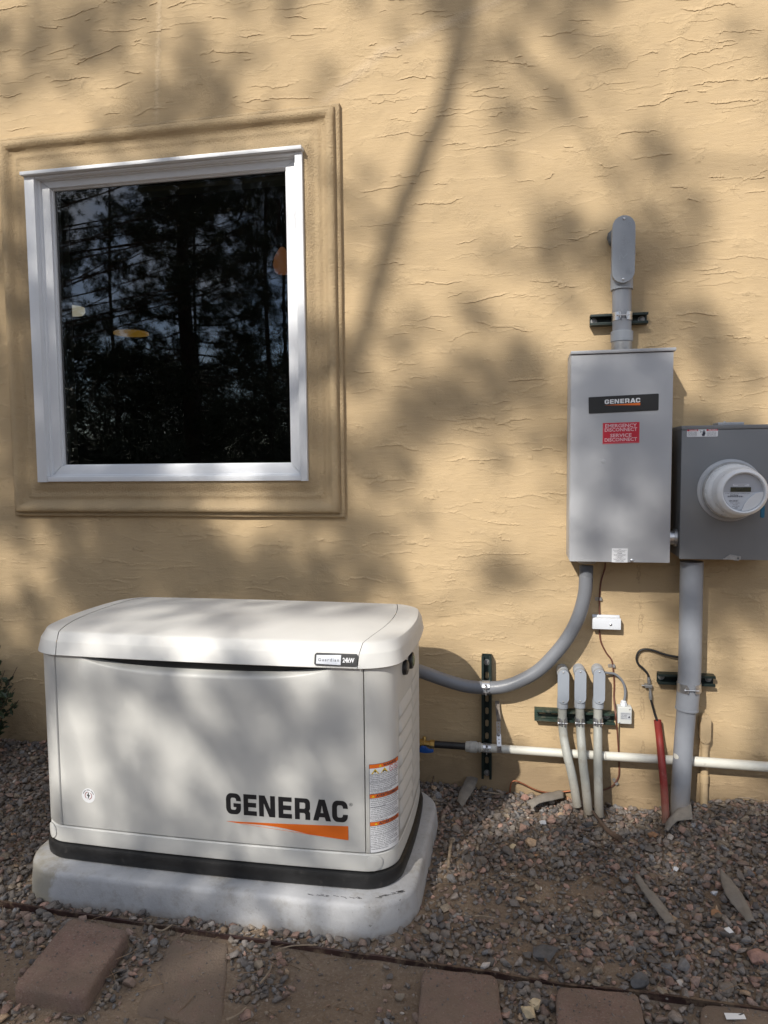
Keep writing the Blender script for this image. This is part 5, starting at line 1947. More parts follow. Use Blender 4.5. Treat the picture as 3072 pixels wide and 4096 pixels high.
rings = []
for x in xs:
    y = EDGE_Y(x) + 0.004 * fbm(x, 2.0, 2.5)
    zt = edge_top(x)
    rings.append([(x, y - 0.0025, zt - 0.10), (x, y - 0.0025, zt - 0.004), (x, y - 0.0035, zt - 0.003), (x, y - 0.0035, zt), (x, y + 0.0035, zt), (x, y + 0.0035, zt - 0.004), (x, y + 0.0025, zt - 0.004), (x, y + 0.0025, zt - 0.10)])
mb.loft(rings)
ed = mb.build('garden_edging', 'edging', smooth=False)
tag(ed, 'rusty brown metal edging strip dividing the gravel from the stepping stones', 'edging')


def slab(quad, ztop, tilt, thick, mat, label, wear=0.02, rad=0.02, seed=0):
    """quad: four corners (TL, TR, BR, BL) as points in plan"""
    c = sum((Vector((q[0], q[1], 0)) for q in quad), Vector()) / 4
    n = 22
    mb = MB()

    def pos(u, v):
        a = Vector((quad[3][0], quad[3][1], 0)).lerp(Vector((quad[2][0], quad[2][1], 0)), u)
        b = Vector((quad[0][0], quad[0][1], 0)).lerp(Vector((quad[1][0], quad[1][1], 0)), u)
        return a.lerp(b, v)
    out = rpoly(1.0, 1.0, 0.10, 6, (0.5, 0.5))
    dense_ = []
    for i in range(len(out)):
        a, b = out[i], out[(i + 1) % len(out)]
        k_ = max(1, int(math.hypot(a[0] - b[0], a[1] - b[1]) / 0.06))
        for k in range(k_):
            dense_.append((a[0] + (b[0] - a[0]) * k / k_, a[1] + (b[1] - a[1]) * k / k_))
    rings = []
    for s, dz in ((1.02, -thick), (1.02, -0.012), (1.0, -0.004), (0.965, -0.0008), (0.88, 0.0), (0.6, 0.0), (0.3, 0.0)):
        r = []
        for u, v in dense_:
            uu, vv = 0.5 + (u - 0.5) * s, 0.5 + (v - 0.5) * s
            p = pos(uu, vv)
            w = 0.005 * fbm(p.x, p.y, 9.0, seed) + 0.003 * fbm(p.x, p.y, 30.0, seed + 3)
            p = p + Vector((w, w * 0.7, 0))
            z = ztop + dz + (tilt[0] * (u - 0.5) + tilt[1] * (v - 0.5)) + (0.0028 * fbm(p.x, p.y, 14.0, seed + 5) if dz > -0.02 else 0)
            r.append((p.x, p.y, z))
        rings.append(r)
    mb.loft(rings)
    o = mb.build('stepping_stone', mat, angle=50)
    return tag(o, label, 'stepping stone', 'stepping stones along the edging')


def Z(px, py, z=0.0):
    q = atz(px, py, z - 0.052)
    return (float(q[0]), float(q[1]))


slab([Z(284, 3664, .024), Z(516, 3719, .024), Z(336, 3990, .024), Z(52, 3940, .024)], -0.028, (0.0, 0.0), 0.06, 'paver_stone', 'reddish brown stepping stone standing proud of the gravel, farthest left', seed=1)
slab([Z(690, 3750, -.02), Z(915, 3760, -.02), Z(885, 4120, -.02), Z(540, 4050, -.02)], -0.0715, (0.0, 0.0), 0.06, 'paver_buried', 'dusty stepping stone half buried in soil below the middle of the generator pad', seed=2)
slab([Z(1175, 3840, -.03), Z(1450, 3880, -.03), Z(1470, 4150, -.03), Z(1130, 4140, -.03)], -0.0815, (0.0, 0.0), 0.06, 'paver_buried', 'stepping stone almost wholly covered with soil, left of the bare reddish one', seed=3)
slab([Z(1692, 3868), Z(1985, 3896), Z(2012, 4150), Z(1664, 4150)], -0.052, (0.0, 0.0), 0.06, 'paver_stone', 'bare reddish stepping stone in the middle, with a pink patch near its far edge', seed=4)
slab([Z(2230, 3942), Z(2548, 3970), Z(2600, 4180), Z(2228, 4180)], -0.052, (0.0, 0.0), 0.06, 'paver_stone', 'brown stepping stone just left of the one with the white paper', seed=5)
slab([Z(2806, 4012), Z(3100, 4026), Z(3200, 4240), Z(2800, 4240)], -0.054, (0.0, 0.0), 0.06, 'paver_buried', 'dusty stepping stone with a scrap of white paper on it, in the near right corner', seed=6)

# ------------------------------------------------------------------ gravel
def hull_stone(seed, n=13):
    r = random.Random(seed)
    bm = bmesh.new()
    el = (1.0, 0.62 + 0.3 * r.random(), 0.42 + 0.25 * r.random())
    for _ in range(n):
        v = Vector((r.gauss(0, 1), r.gauss(0, 1), r.gauss(0, 1))).normalized() * (0.85 + 0.3 * r.random())
        bm.verts.new((v.x * el[0], v.y * el[1], v.z * el[2]))
    res = bmesh.ops.convex_hull(bm, input=bm.verts[:])
    bmesh.ops.delete(bm, geom=[g_ for g_ in res['geom_interior'] if isinstance(g_, bmesh.types.BMVert)], context='VERTS')
    bmesh.ops.dissolve_limit(bm, angle_limit=math.radians(14), verts=bm.verts[:], edges=bm.edges[:])
    bmesh.ops.bevel(bm, geom=bm.edges[:], offset=0.045, segments=1, affect='EDGES', clamp_overlap=True)
    bmesh.ops.triangulate(bm, faces=bm.faces[:])
    bm.verts.ensure_lookup_table()
    vs = np.array([v.co[:] for v in bm.verts])
    fs = np.array([[v.index for v in f.verts] for f in bm.faces])
    bm.free()
    return vs, fs


PROTO = [hull_stone(100 + k) for k in range(28)]
PAL = [((0.115, 0.108, 0.105), 26), ((0.15, 0.135, 0.125), 24), ((0.085, 0.082, 0.085), 18), ((0.175, 0.130, 0.113), 17), ((0.24, 0.158, 0.133), 8), ((0.17, 0.145, 0.115), 12), ((0.12, 0.125, 0.135), 9), ((0.30, 0.22, 0.15), 2.0), ((0.32, 0.30, 0.28), 0.8), ((0.26, 0.15, 0.085), 0.15)]
pw_ = np.array([w for _, w in PAL], float)
pw_ /= pw_.sum()


def in_pad(x, y, m=0.0):
    dx, dy = abs(x - PCX) - (PA - 0.17 + 0.012), abs(y - PCY) - (PB - 0.17 + 0.012)
    return math.hypot(max(dx, 0), max(dy, 0)) < 0.17 + m


SLABS = [o for o in bpy.data.objects if o.name.startswith('stepping_stone')]


def poly_in(x, y, quad, grow=0.0):
    c = (sum(q[0] for q in quad) / 4, sum(q[1] for q in quad) / 4)
    q2 = [(c[0] + (q[0] - c[0]) * (1 + grow), c[1] + (q[1] - c[1]) * (1 + grow)) for q in quad]
    ins = False
    for i in range(4):
        a, b = q2[i], q2[(i + 1) % 4]
        if (a[1] > y) != (b[1] > y) and x < (b[0] - a[0]) * (y - a[1]) / (b[1] - a[1]) + a[0]:
            ins = not ins
    return ins


SLQ = [[Z(284, 3664, .024), Z(516, 3719, .024), Z(336, 3990, .024), Z(52, 3940, .024)], [Z(690, 3750, -.02), Z(915, 3760, -.02), Z(885, 4120, -.02), Z(540, 4050, -.02)], [Z(1175, 3840, -.03), Z(1450, 3880, -.03), Z(1470, 4150, -.03), Z(1130, 4140, -.03)],
       [Z(1692, 3868), Z(1985, 3896), Z(2012, 4150), Z(1664, 4150)], [Z(2230, 3942), Z(2548, 3970), Z(2600, 4180), Z(2228, 4180)], [Z(2806, 4012), Z(3100, 4026), Z(3200, 4240), Z(2800, 4240)]]
# clusters of stones on the path side of the edging: (px, py, radius x, radius y, density)
CLUS = [(100, 3700, .22, .10, .95), (560, 3790, .09, .10, .95), (450, 3900, .06, .14, .9), (900, 3720, .06, .04, .6), (1000, 3810, .07, .07, .85), (1060, 3900, .07, .10, .8), (1160, 3850, .09, .04, .7), (1380, 3790, .09, .03, .7), (1560, 3990, .05, .12, .25), (2110, 3960, .08, .14, .95), (2030, 3900, .05, .05, .6),
        (2700, 3960, .14, .08, .9), (2660, 4060, .07, .09, .85), (2980, 3985, .14, .03, .8), (40, 4040, .08, .05, .4), (820, 3690, .10, .03, .5), (650, 3710, .08, .03, .8)]
CL = [(atz(px, py, -0.065), rx, ry, d) for px, py, rx, ry, d in CLUS]


def density(x, y):
    if in_pad(x, y, -0.01):
        return 0.0
    ey = EDGE_Y(x)
    if abs(y - ey) < 0.008:
        return 0.0
    if y > ey:
        d = 1.0
        for k, (c, rx, ry) in enumerate(DS):
            g_ = math.exp(-(((x - c[0]) / rx) ** 2 + ((y - c[1]) / ry) ** 2))
            d *= 1 - 0.66 * min(1, g_ * 1.15)
        d *= 0.86 + 0.5 * fbm(x, y, 6.0, 30)
        return max(0.06, min(1.0, d))
    d = 0.05
    for c, rx, ry, a in CL:
        d = max(d, a * math.exp(-(((x - c[0]) / rx) ** 4 + ((y - c[1]) / ry) ** 4)))
    for k, q in enumerate(SLQ):
        if poly_in(x, y, q, 0.06):
            d *= 0.0 if k in (0, 3, 4) else 0.05
    return d


def scatter(step, rad_lo, rad_hi, keep, lift, x0=-3.1, x1=1.9, y0=-1.62, y1=-0.004):
    out = []
    y = y0
    while y < y1:
        x = x0
        while x < x1:
            px, py = x + step * (rng.random() - 0.5) * 1.1, y + step * (rng.random() - 0.5) * 1.1
            u = rng.random()
            if u < keep * density(px, py) and py < y1:
                r = rad_lo + (rad_hi - rad_lo) * rng.random() ** 1.9
                if py > -r * 0.8:
                    py = -r * 0.8 - 0.002
                out.append((px, py, r, gh(px, py) + lift + r * (0.12 + 0.28 * rng.random())))
            x += step
        y += step
    return out


ST = scatter(0.0148, 0.0060, 0.0115, 0.97, 0.000) + scatter(0.0190, 0.0098, 0.0180, 0.93, 0.003) + scatter(0.036, 0.0135, 0.0240, 0.55, 0.009)


def stones_mesh(name, items, mat, label):
    V, F, T = [], [], []
    off = 0
    for (x, y, r, z) in items:
        pv, pf = PROTO[rng.integers(len(PROTO))]
        a, b, c_ = rng.random() * 2 * math.pi, (rng.random() - 0.5) * 1.3, (rng.random() - 0.5) * 1.3
        Rm = np.array(Matrix.Rotation(a, 3, 'Z') @ Matrix.Rotation(b, 3, 'X') @ Matrix.Rotation(c_, 3, 'Y'))
        s = np.array([1.0, 0.85 + 0.3 * rng.random(), 0.85 + 0.35 * rng.random()])
        v = (pv * s * r) @ Rm.T + (x, y, z)
        V.append(v)
        F.append(pf + off)
        off += len(v)
        col = np.array(PAL[rng.choice(len(PAL), p=pw_)][0]) * (0.9 + 1.0 * rng.random()) * np.array([1.06, 1.0, 0.94])
        T.append(np.repeat([[*col, 1.0]], len(v), 0))
    V = np.concatenate(V)
    F = np.concatenate(F)
    T = np.concatenate(T)
    me = bpy.data.meshes.new(name)
    me.vertices.add(len(V))
    me.vertices.foreach_set('co', V.ravel())
    me.loops.add(len(F) * 3)
    me.loops.foreach_set('vertex_index', F.ravel().astype(np.int32))
    me.polygons.add(len(F))
    me.polygons.foreach_set('loop_start', np.arange(0, len(F) * 3, 3, dtype=np.int32))
    at_ = me.attributes.new('tint', 'FLOAT_COLOR', 'POINT')
    at_.data.foreach_set('color', T.ravel().astype(np.float32))
    me.update()
    me.validate()
    me.materials.append(M[mat])
    o = bpy.data.objects.new(name, me)
    link(o, (0, 0, 0))
    tag(o, label, None, None, 'stuff')
    return o


stones_mesh('gravel', ST, 'gravel_stone', 'crushed grey and pinkish gravel spread round the pad and along the edging')
# fine grit on the bare soil
GR = []
for _ in range(9500):
    x, y = -2.2 + 3.4 * rng.random(), -1.60 + 1.58 * rng.random()
    if in_pad(x, y) or poly_in(x, y, SLQ[0], 0.05):
        continue
    r = 0.0016 + 0.0058 * rng.random() ** 2.6
    GR.append((x, y, r, gh(x, y) + r * 0.3))
for k, zt in enumerate((-0.028, -0.0715, -0.0815, -0.052, -0.052, -0.054)):
    for _ in range(170):
        u, v = rng.random(), rng.random() ** 0.8
        q = SLQ[k]
        x = (q[3][0] * (1 - u) + q[2][0] * u) * (1 - v) + (q[0][0] * (1 - u) + q[1][0] * u) * v
        y = (q[3][1] * (1 - u) + q[2][1] * u) * (1 - v) + (q[0][1] * (1 - u) + q[1][1] * u) * v
        r = 0.0012 + 0.0032 * rng.random() ** 3
        GR.append((x, y, r, zt + r * 0.3))
stones_mesh('grit', GR, 'gravel_stone', 'fine grit and crumbs of soil on the bare ground')


def rock(px, py, size, mat, label, name='rock', seed=0, flat_=1.0, cat='stone', rot=0.3, group=None):
    pv, pf = hull_stone(900 + seed, 15)
    q = atz(px, py, -0.03)
    q = atz(px, py, gh(float(q[0]), float(q[1])) + 0.016)
    x, y = float(q[0]), float(q[1])
    z = gh(x, y) + 0.016
    q = atz(px, py, z)
    x, y = float(q[0]), float(q[1])
    Rm = np.array(Matrix.Rotation(rot, 3, 'Z') @ Matrix.Rotation(0.15, 3, 'X'))
    v = (pv * size * np.array([1, 1, flat_])) @ Rm.T + (x, y, z)
    mb = MB()
    mb.add(v, [tuple(f) for f in pf])
    o = mb.build(name, mat, smooth=False)
    return tag(o, label, cat, group)


rock(2190, 3812, 0.042, 'stone_dark', 'long flat dark stone lying just behind the edging strip', seed=1, flat_=0.6, rot=0.05)
rock(2702, 3475, 0.012, 'stone_white', 'small white pebble in the gravel above the two fabric strips', 'pebble', 2, cat='pebble')
rock(2858, 3572, 0.013, 'stone_white', 'round whitish pebble on bare soil beside the long fabric strip', 'pebble', 3, cat='pebble')
rock(2612, 3341, 0.019, 'stone_orange', 'orange brown stone in front of the red conduit', seed=4)
rock(2865, 3654, 0.018, 'stone_orange', 'orange stone left of the tip of the right-hand fabric strip', seed=5)
rock(2142, 4022, 0.024, 'stone_buff', 'pale buff stone between the two middle stepping stones, the upper of two', seed=6)
rock(2112, 4046, 0.026, 'stone_buff', 'pale buff stone between the two middle stepping stones, the lower of two', seed=7)
rock(2100, 3190, 0.021, 'stone_pink', 'pinkish stone under the copper ground wire', seed=8)
rock(3030, 3830, 0.040, 'stone_pink', 'large reddish stone at the right behind the edging', seed=9, flat_=0.8)
rock(2170, 3290, 0.015, 'stone_white', 'pale stone in the sunlit patch of gravel', seed=10)
rock(2560, 3925, 0.030, 'stone_dark', 'grey stone in front of the edging by the far corner of a slab', seed=11)
rock(2052, 3385, 0.014, 'stone_buff', 'small pale crumbly stone in the gravel right of the pad', seed=12)
rock(2350, 3300, 0.030, 'stone_dark', 'dark stone at the foot of the rightmost small conduit', seed=13)

# fabric scraps ------------------------------------------------------------------------------------
def fabric(left, right, label, lift=0.028, seed=0, up=None):
    """left/right: pixel chains along the two long edges"""
    n = 26

    def chain(c):
        p = []
        for (px, py) in c:
            q = atz(px, py, -0.03)
            q = atz(px, py, gh(float(q[0]), float(q[1])) + lift)
            z = gh(float(q[0]), float(q[1])) + lift
            q = atz(px, py, z)
            p.append(Vector(q))
        return p
    A, B = spline(chain(left), 8), spline(chain(right), 8)

    def samp(S, u):
        k = u * (len(S) - 1)
        i = min(int(k), len(S) - 2)
        return S[i].lerp(S[i + 1], k - i)
    mb = MB()
    grid = []
    for i in range(n + 1):
        a, b = samp(A, i / n), samp(B, i / n)
        row = []
        for j in range(9):
            p = a.lerp(b, j / 8)
            z = 0.007 * fbm(p.x, p.y, 12.0, seed) + 0.006 * math.sin(j / 8 * math.pi)
            if up:
                z += up(i / n, j / 8)
            e = 0.004 * fbm(i * 0.7, j, 1.0, seed)
            row.append(p + Vector((e, e, z)))
        grid.append(row)
    mb.loft(grid, False, False, False)
    o = mb.build('fabric_scrap', 'fabric', fix=False, angle=60)
    md = o.modifiers.new('thickness', 'SOLIDIFY')
    md.thickness = 0.0012
    return tag(o, label, 'fabric scrap', 'scraps of weed fabric in the gravel')


fabric([(2537, 3500), (2560, 3552), (2602, 3612), (2644, 3668), (2664, 3700)], [(2556, 3498), (2590, 3545), (2646, 3607), (2676, 3650), (2705, 3698)], 'narrow grey-brown fabric strip in the gravel, left of the wider one', seed=1)
fabric([(2879, 3480), (2889, 3542), (2912, 3594), (2951, 3637), (2990, 3690)], [(2886, 3478), (2915, 3505), (2945, 3545), (2983, 3603), (3024, 3690)], 'wide pointed grey-brown fabric strip in the gravel at the right', seed=2)
fabric([(2108, 3206), (2140, 3200), (2190, 3178), (2254, 3158)], [(2128, 3238), (2152, 3226), (2200, 3212), (2256, 3192)], 'torn fabric scrap lying left of the three small conduits', lift=0.034, seed=3, up=lambda u, v: 0.012 * math.sin(u * 3.1))
fabric([(2656, 3320), (2668, 3288), (2709, 3252), (2761, 3222)], [(2672, 3324), (2694, 3300), (2716, 3282), (2771, 3276)], 'crumpled grey fabric scrap wrapped round the foot of the thick conduit', lift=0.030, seed=4, up=lambda u, v: 0.02 * u * (1 - v))
fabric([(1826, 3204), (1840, 3170), (1860, 3130), (1880, 3098)], [(1850, 3226), (1880, 3190), (1905, 3150), (1915, 3112)], 'grey fabric scrap standing against the wall foot near the tall strut', lift=0.030, seed=5, up=lambda u, v: 0.02 * u)

# sticks, needles, litter -----------------------------------------------------------------------------
def stick(pts, r, mat, label, lift=0.03, name='stick', cat='stick'):
    P = []
    for (px, py) in pts:
        q = atz(px, py, -0.03)
        q = atz(px, py, gh(float(q[0]), float(q[1])) + lift)
        z = gh(float(q[0]), float(q[1])) + lift
        P.append(atz(px, py, z))
    S = spline(P, 5)
    rs = [r[0] + (r[1] - r[0]) * i / (len(S) - 1) for i in range(len(S))]
    rs = [a * (1 + 0.18 * fbm(i, 0, 0.9)) for i, a in enumerate(rs)]
    mb = MB().tube(S, rs, 8)
    o = mb.build(name, mat)
    return tag(o, label, cat)


stick([(2370, 3244), (2392, 3275), (2416, 3305), (2444, 3333), (2482, 3355)], (0.0045, 0.0115), 'twig', 'thick broken branch piece lying in front of the small conduits', 0.034, 'branch_piece', 'stick')
stick([(1805, 3362), (1800, 3400), (1793, 3466)], (0.006, 0.0045), 'twig_pale', 'pale straight stick lying in the gravel beside the pad corner', 0.032)
stick([(1930, 3166), (1970, 3172), (2000, 3176)], (0.003, 0.003), 'twig_pale', 'short pale twig beside the ground rod clamp', 0.034)
stick([(2180, 3836), (2196, 3862), (2222, 3885)], (0.004, 0.003), 'twig', 'dark twig lying across the edging strip', 0.03)
stick([(1900, 3664), (1930, 3664), (1980, 3672)], (0.0028, 0.002), 'twig_pale', 'thin pale twig on the gravel right of the pad front', 0.032)
stick([(1745, 3060), (1737, 3100), (1728, 3130)], (0.002, 0.002), 'twig', 'thin dead stem standing by the wall behind the generator', 0.03)
stick([(2950, 3190), (3010, 3195), (3072, 3215)], (0.003, 0.002), 'twig_pale', 'pale bent twig at the wall foot on the far right', 0.028)
stick([(1120, 3795), (1180, 3782), (1268, 3780)], (0.0022, 0.0018), 'twig_pale', 'thin twig on the soil in front of the edging', 0.014)
stick([(1040, 3935), (1075, 3890), (1092, 3850)], (0.0032, 0.002), 'twig_pale', 'bent twig among the stones between the buried slabs', 0.022)
stick([(905, 4080), (950, 4060), (985, 4030)], (0.003, 0.002), 'twig_pale', 'pale twig beside the second buried slab, near the picture bottom', 0.016)
stick([(620, 3716), (650, 3722), (690, 3698)], (0.003, 0.002), 'twig_pale', 'forked pale twig in front of the pad', 0.02)
stick([(150, 3535), (165, 3548), (180, 3566)], (0.009, 0.008), 'black_plastic', 'short black plastic stub beside the left pad corner', 0.03, 'plastic_stub', 'plastic piece')

mb = MB()
for _ in range(900):
    x, y = -2.0 + 3.1 * rng.random(), -1.58 + 1.5 * rng.random()
    if in_pad(x, y, 0.03):
        continue
    dn_ = density(x, y)
    a = rng.random() * math.pi
    L = 0.03 + 0.05 * rng.random()
    z = gh(x, y) + (0.020 if dn_ > 0.4 else 0.004) + 0.006 * rng.random()
    p = []
    for k in range(4):
        t_ = k / 3 - 0.5
        p.append(Vector((x + math.cos(a) * L * t_ + 0.006 * math.sin(3 * t_ + a), y + math.sin(a) * L * t_, z + 0.004 * (rng.random() - 0.5) + 0.003 * t_)))
    mb.tube(p, 0.0007 + 0.0004 * rng.random(), 3, caps=False)
nd = mb.build('pine_needles', 'needle_litter', origin=(0, 0, 0), fix=False)
tag(nd, 'dry pine needles scattered over gravel and soil', None, None, 'stuff')
# scrap of white paper on the near right slab, white leaf
pq = [Z(2896, 4058), Z(2975, 4056), Z(2985, 4078), Z(2906, 4084)]
mb = MB().prism([(q[0], q[1]) for q in pq], [], lambda u, v, d: (u, v, -0.0495 + d + 0.002 * math.sin(u * 90)), 0.0008)
tag(mb.build('paper_scrap', 'paper', smooth=False), 'scrap of white paper lying on the near right stepping stone', 'paper')
rock(2962, 4068, 0.017, 'stone_dark', 'dark stone resting on the scrap of white paper', seed=14)
lf = [atz(*q, -0.022) for q in ((2895, 3714), (2915, 3712), (2935, 3726), (2918, 3732), (2900, 3726))]
mb = MB()
mb.add([(q[0], q[1], -0.022 + 0.004 * math.sin(i * 2)) for i, q in enumerate(lf)], [(0, 1, 2, 3, 4)])
o = mb.build('leaf', 'paper', smooth=False, fix=False)
o.modifiers.new('thickness', 'SOLIDIFY').thickness = 0.001
tag(o, 'whitish dead leaf on the gravel at the right', 'leaf')

# ------------------------------------------------------------------ shrub at the left edge
sh = thing('shrub', 'dark green small-leaved shrub at the left edge by the wall', 'shrub', (-2.43, -0.22, -0.02))
r3 = random.Random(21)
stems, leaves = MB(), MB()
for k in range(90):
    a = r3.random() * 2 * math.pi
    lean = 0.02 + 0.19 * r3.random()
    h = 0.12 + 0.46 * r3.random()
    base = Vector((-2.43 + 0.05 * math.cos(a), -0.22 + 0.05 * math.sin(a), -0.03))
    tip = base + Vector((math.cos(a) * lean, math.sin(a) * lean * 0.7, h))
    if tip.y > -0.03:
        tip.y = -0.03
    mid = base.lerp(tip, 0.5) + Vector((0, 0, 0.05))
    S = spline([base, mid, tip], 5)
    stems.tube(S, [0.004 - 0.0028 * i / (len(S) - 1) for i in range(len(S))], 5)
    for i in range(60):
        u = 0.05 + 0.85 * r3.random()
        p = S[min(int(u * (len(S) - 1)), len(S) - 1)]
        d = Vector((r3.gauss(0, 1), r3.gauss(0, 1), r3.gauss(0.5, 0.7))).normalized()
        s = d.cross(Vector((r3.gauss(0, 1), r3.gauss(0, 1), r3.gauss(0, 1)))).normalized()
        L = 0.026 + 0.016 * r3.random()
        w = L * 0.27
        q0 = p + d * 0.004
        nrm = d.cross(s) * 0.0035
        leaves.add([q0, q0 + d * L * .4 + s * w - nrm, q0 + d * L, q0 + d * L * .4 - s * w - nrm, q0 + d * L * .45], [(0, 1, 4), (1, 2, 4), (2, 3, 4), (3, 0, 4)])
stems.build('stem', 'twig', sh)
leaves.build('foliage', 'shrub_leaf', sh, smooth=False, fix=False)

# ------------------------------------------------------------------ pines across the yard: they shade the wall and stand in the pane
def tuft(seed, n=46, L0=0.09, L1=0.17, w=0.0042):
    r = random.Random(seed)
    vs, fs = [], []
    for k in range(n):
        d = Vector((r.gauss(0, 1), r.gauss(0, 1), r.gauss(0.25, 0.9))).normalized()
        s = d.orthogonal().normalized()
        s = (s * math.cos(k) + d.cross(s) * math.sin(k)).normalized()
        L = L0 + (L1 - L0) * r.random()
        o = d * 0.015 + Vector((r.gauss(0, .02), r.gauss(0, .02), r.gauss(0, .02)))
        b = len(vs)
        vs += [o - s * w, o + s * w, o + d * L]
        fs.append((b, b + 1, b + 2))
    return np.array([v[:] for v in vs]), np.array(fs)


TUFT = [tuft(k) for k in range(6)]


def tufts_object(name, pts, parent, scale=(0.8, 1.4), mat='needles'):
    V, F = [], []
    off = 0
    for p in pts:
        tv_, tf_ = TUFT[rng.integers(len(TUFT))]
        a = rng.random() * 6.283
        c_, s_ = math.cos(a), math.sin(a)
        s = scale[0] + (scale[1] - scale[0]) * rng.random()
        v = tv_ * s
        v = np.stack([v[:, 0] * c_ - v[:, 1] * s_, v[:, 0] * s_ + v[:, 1] * c_, v[:, 2]], 1) + np.array(p)
        V.append(v)
        F.append(tf_ + off)
        off += len(v)
    V = np.concatenate(V)
    F = np.concatenate(F)
    c = np.array(WL[parent][:]) if parent is not None else np.zeros(3)
    me = bpy.data.meshes.new(name)
    me.vertices.add(len(V))
    me.vertices.foreach_set('co', (V - c).ravel())
    me.loops.add(len(F) * 3)
    me.loops.foreach_set('vertex_index', F.ravel().astype(np.int32))
    me.polygons.add(len(F))
    me.polygons.foreach_set('loop_start', np.arange(0, len(F) * 3, 3, dtype=np.int32))
    me.update()
    me.materials.append(M[mat])
    return link(bpy.data.objects.new(name, me), c, parent)


def pine(x, y, h, r0, z0, cr, nlimb, per, label, seed, top_only=None, skip=None):
    r = random.Random(seed)
    t = thing('pine_tree', label, 'tree', (x, y, gh(x, y) - 0.05), 'pines across the yard')
    tr = MB()
    S = [Vector((x + 0.05 * math.sin(k), y + 0.05 * math.cos(k * 1.3), -0.1 + (h + 0.1) * k / 10)) for k in range(11)]
    tr.tube(S, [r0 * (1.25 if k == 0 else 1) * (1 - 0.9 * (k / 10) ** 1.2) + 0.01 for k in range(11)], 12)
    pts = []
    for k in range(nlimb):
        f = (k + r.random()) / nlimb
        z = z0 + (h - z0) * f
        a = r.random() * 2 * math.pi
        L = cr * (1 - 0.72 * f) * (0.65 + 0.5 * r.random())
        b = Vector((x, y, z))
        e = b + Vector((math.cos(a) * L, math.sin(a) * L, L * (0.05 + 0.35 * f)))
        m_ = b.lerp(e, 0.5) + Vector((0, 0, -0.10 * L))
        B = spline([b, m_, e], 5)
        if skip and skip(e):
            continue
        tr.tube(B, [max(0.006, 0.022 * (r0 / 0.2) * (1 - i / len(B))) for i in range(len(B))], 5)
        for i in range(per):
            u = 0.25 + 0.75 * r.random() ** 0.7
            p = B[min(int(u * (len(B) - 1)), len(B) - 1)] + Vector((r.gauss(0, 0.16), r.gauss(0, 0.16), r.gauss(0.02, 0.12)))
            if skip and skip(p):
                continue
            pts.append(p[:])
    tr.build('trunk', 'bark', t)
    if pts:
        tufts_object('crown', pts, t)
    return t


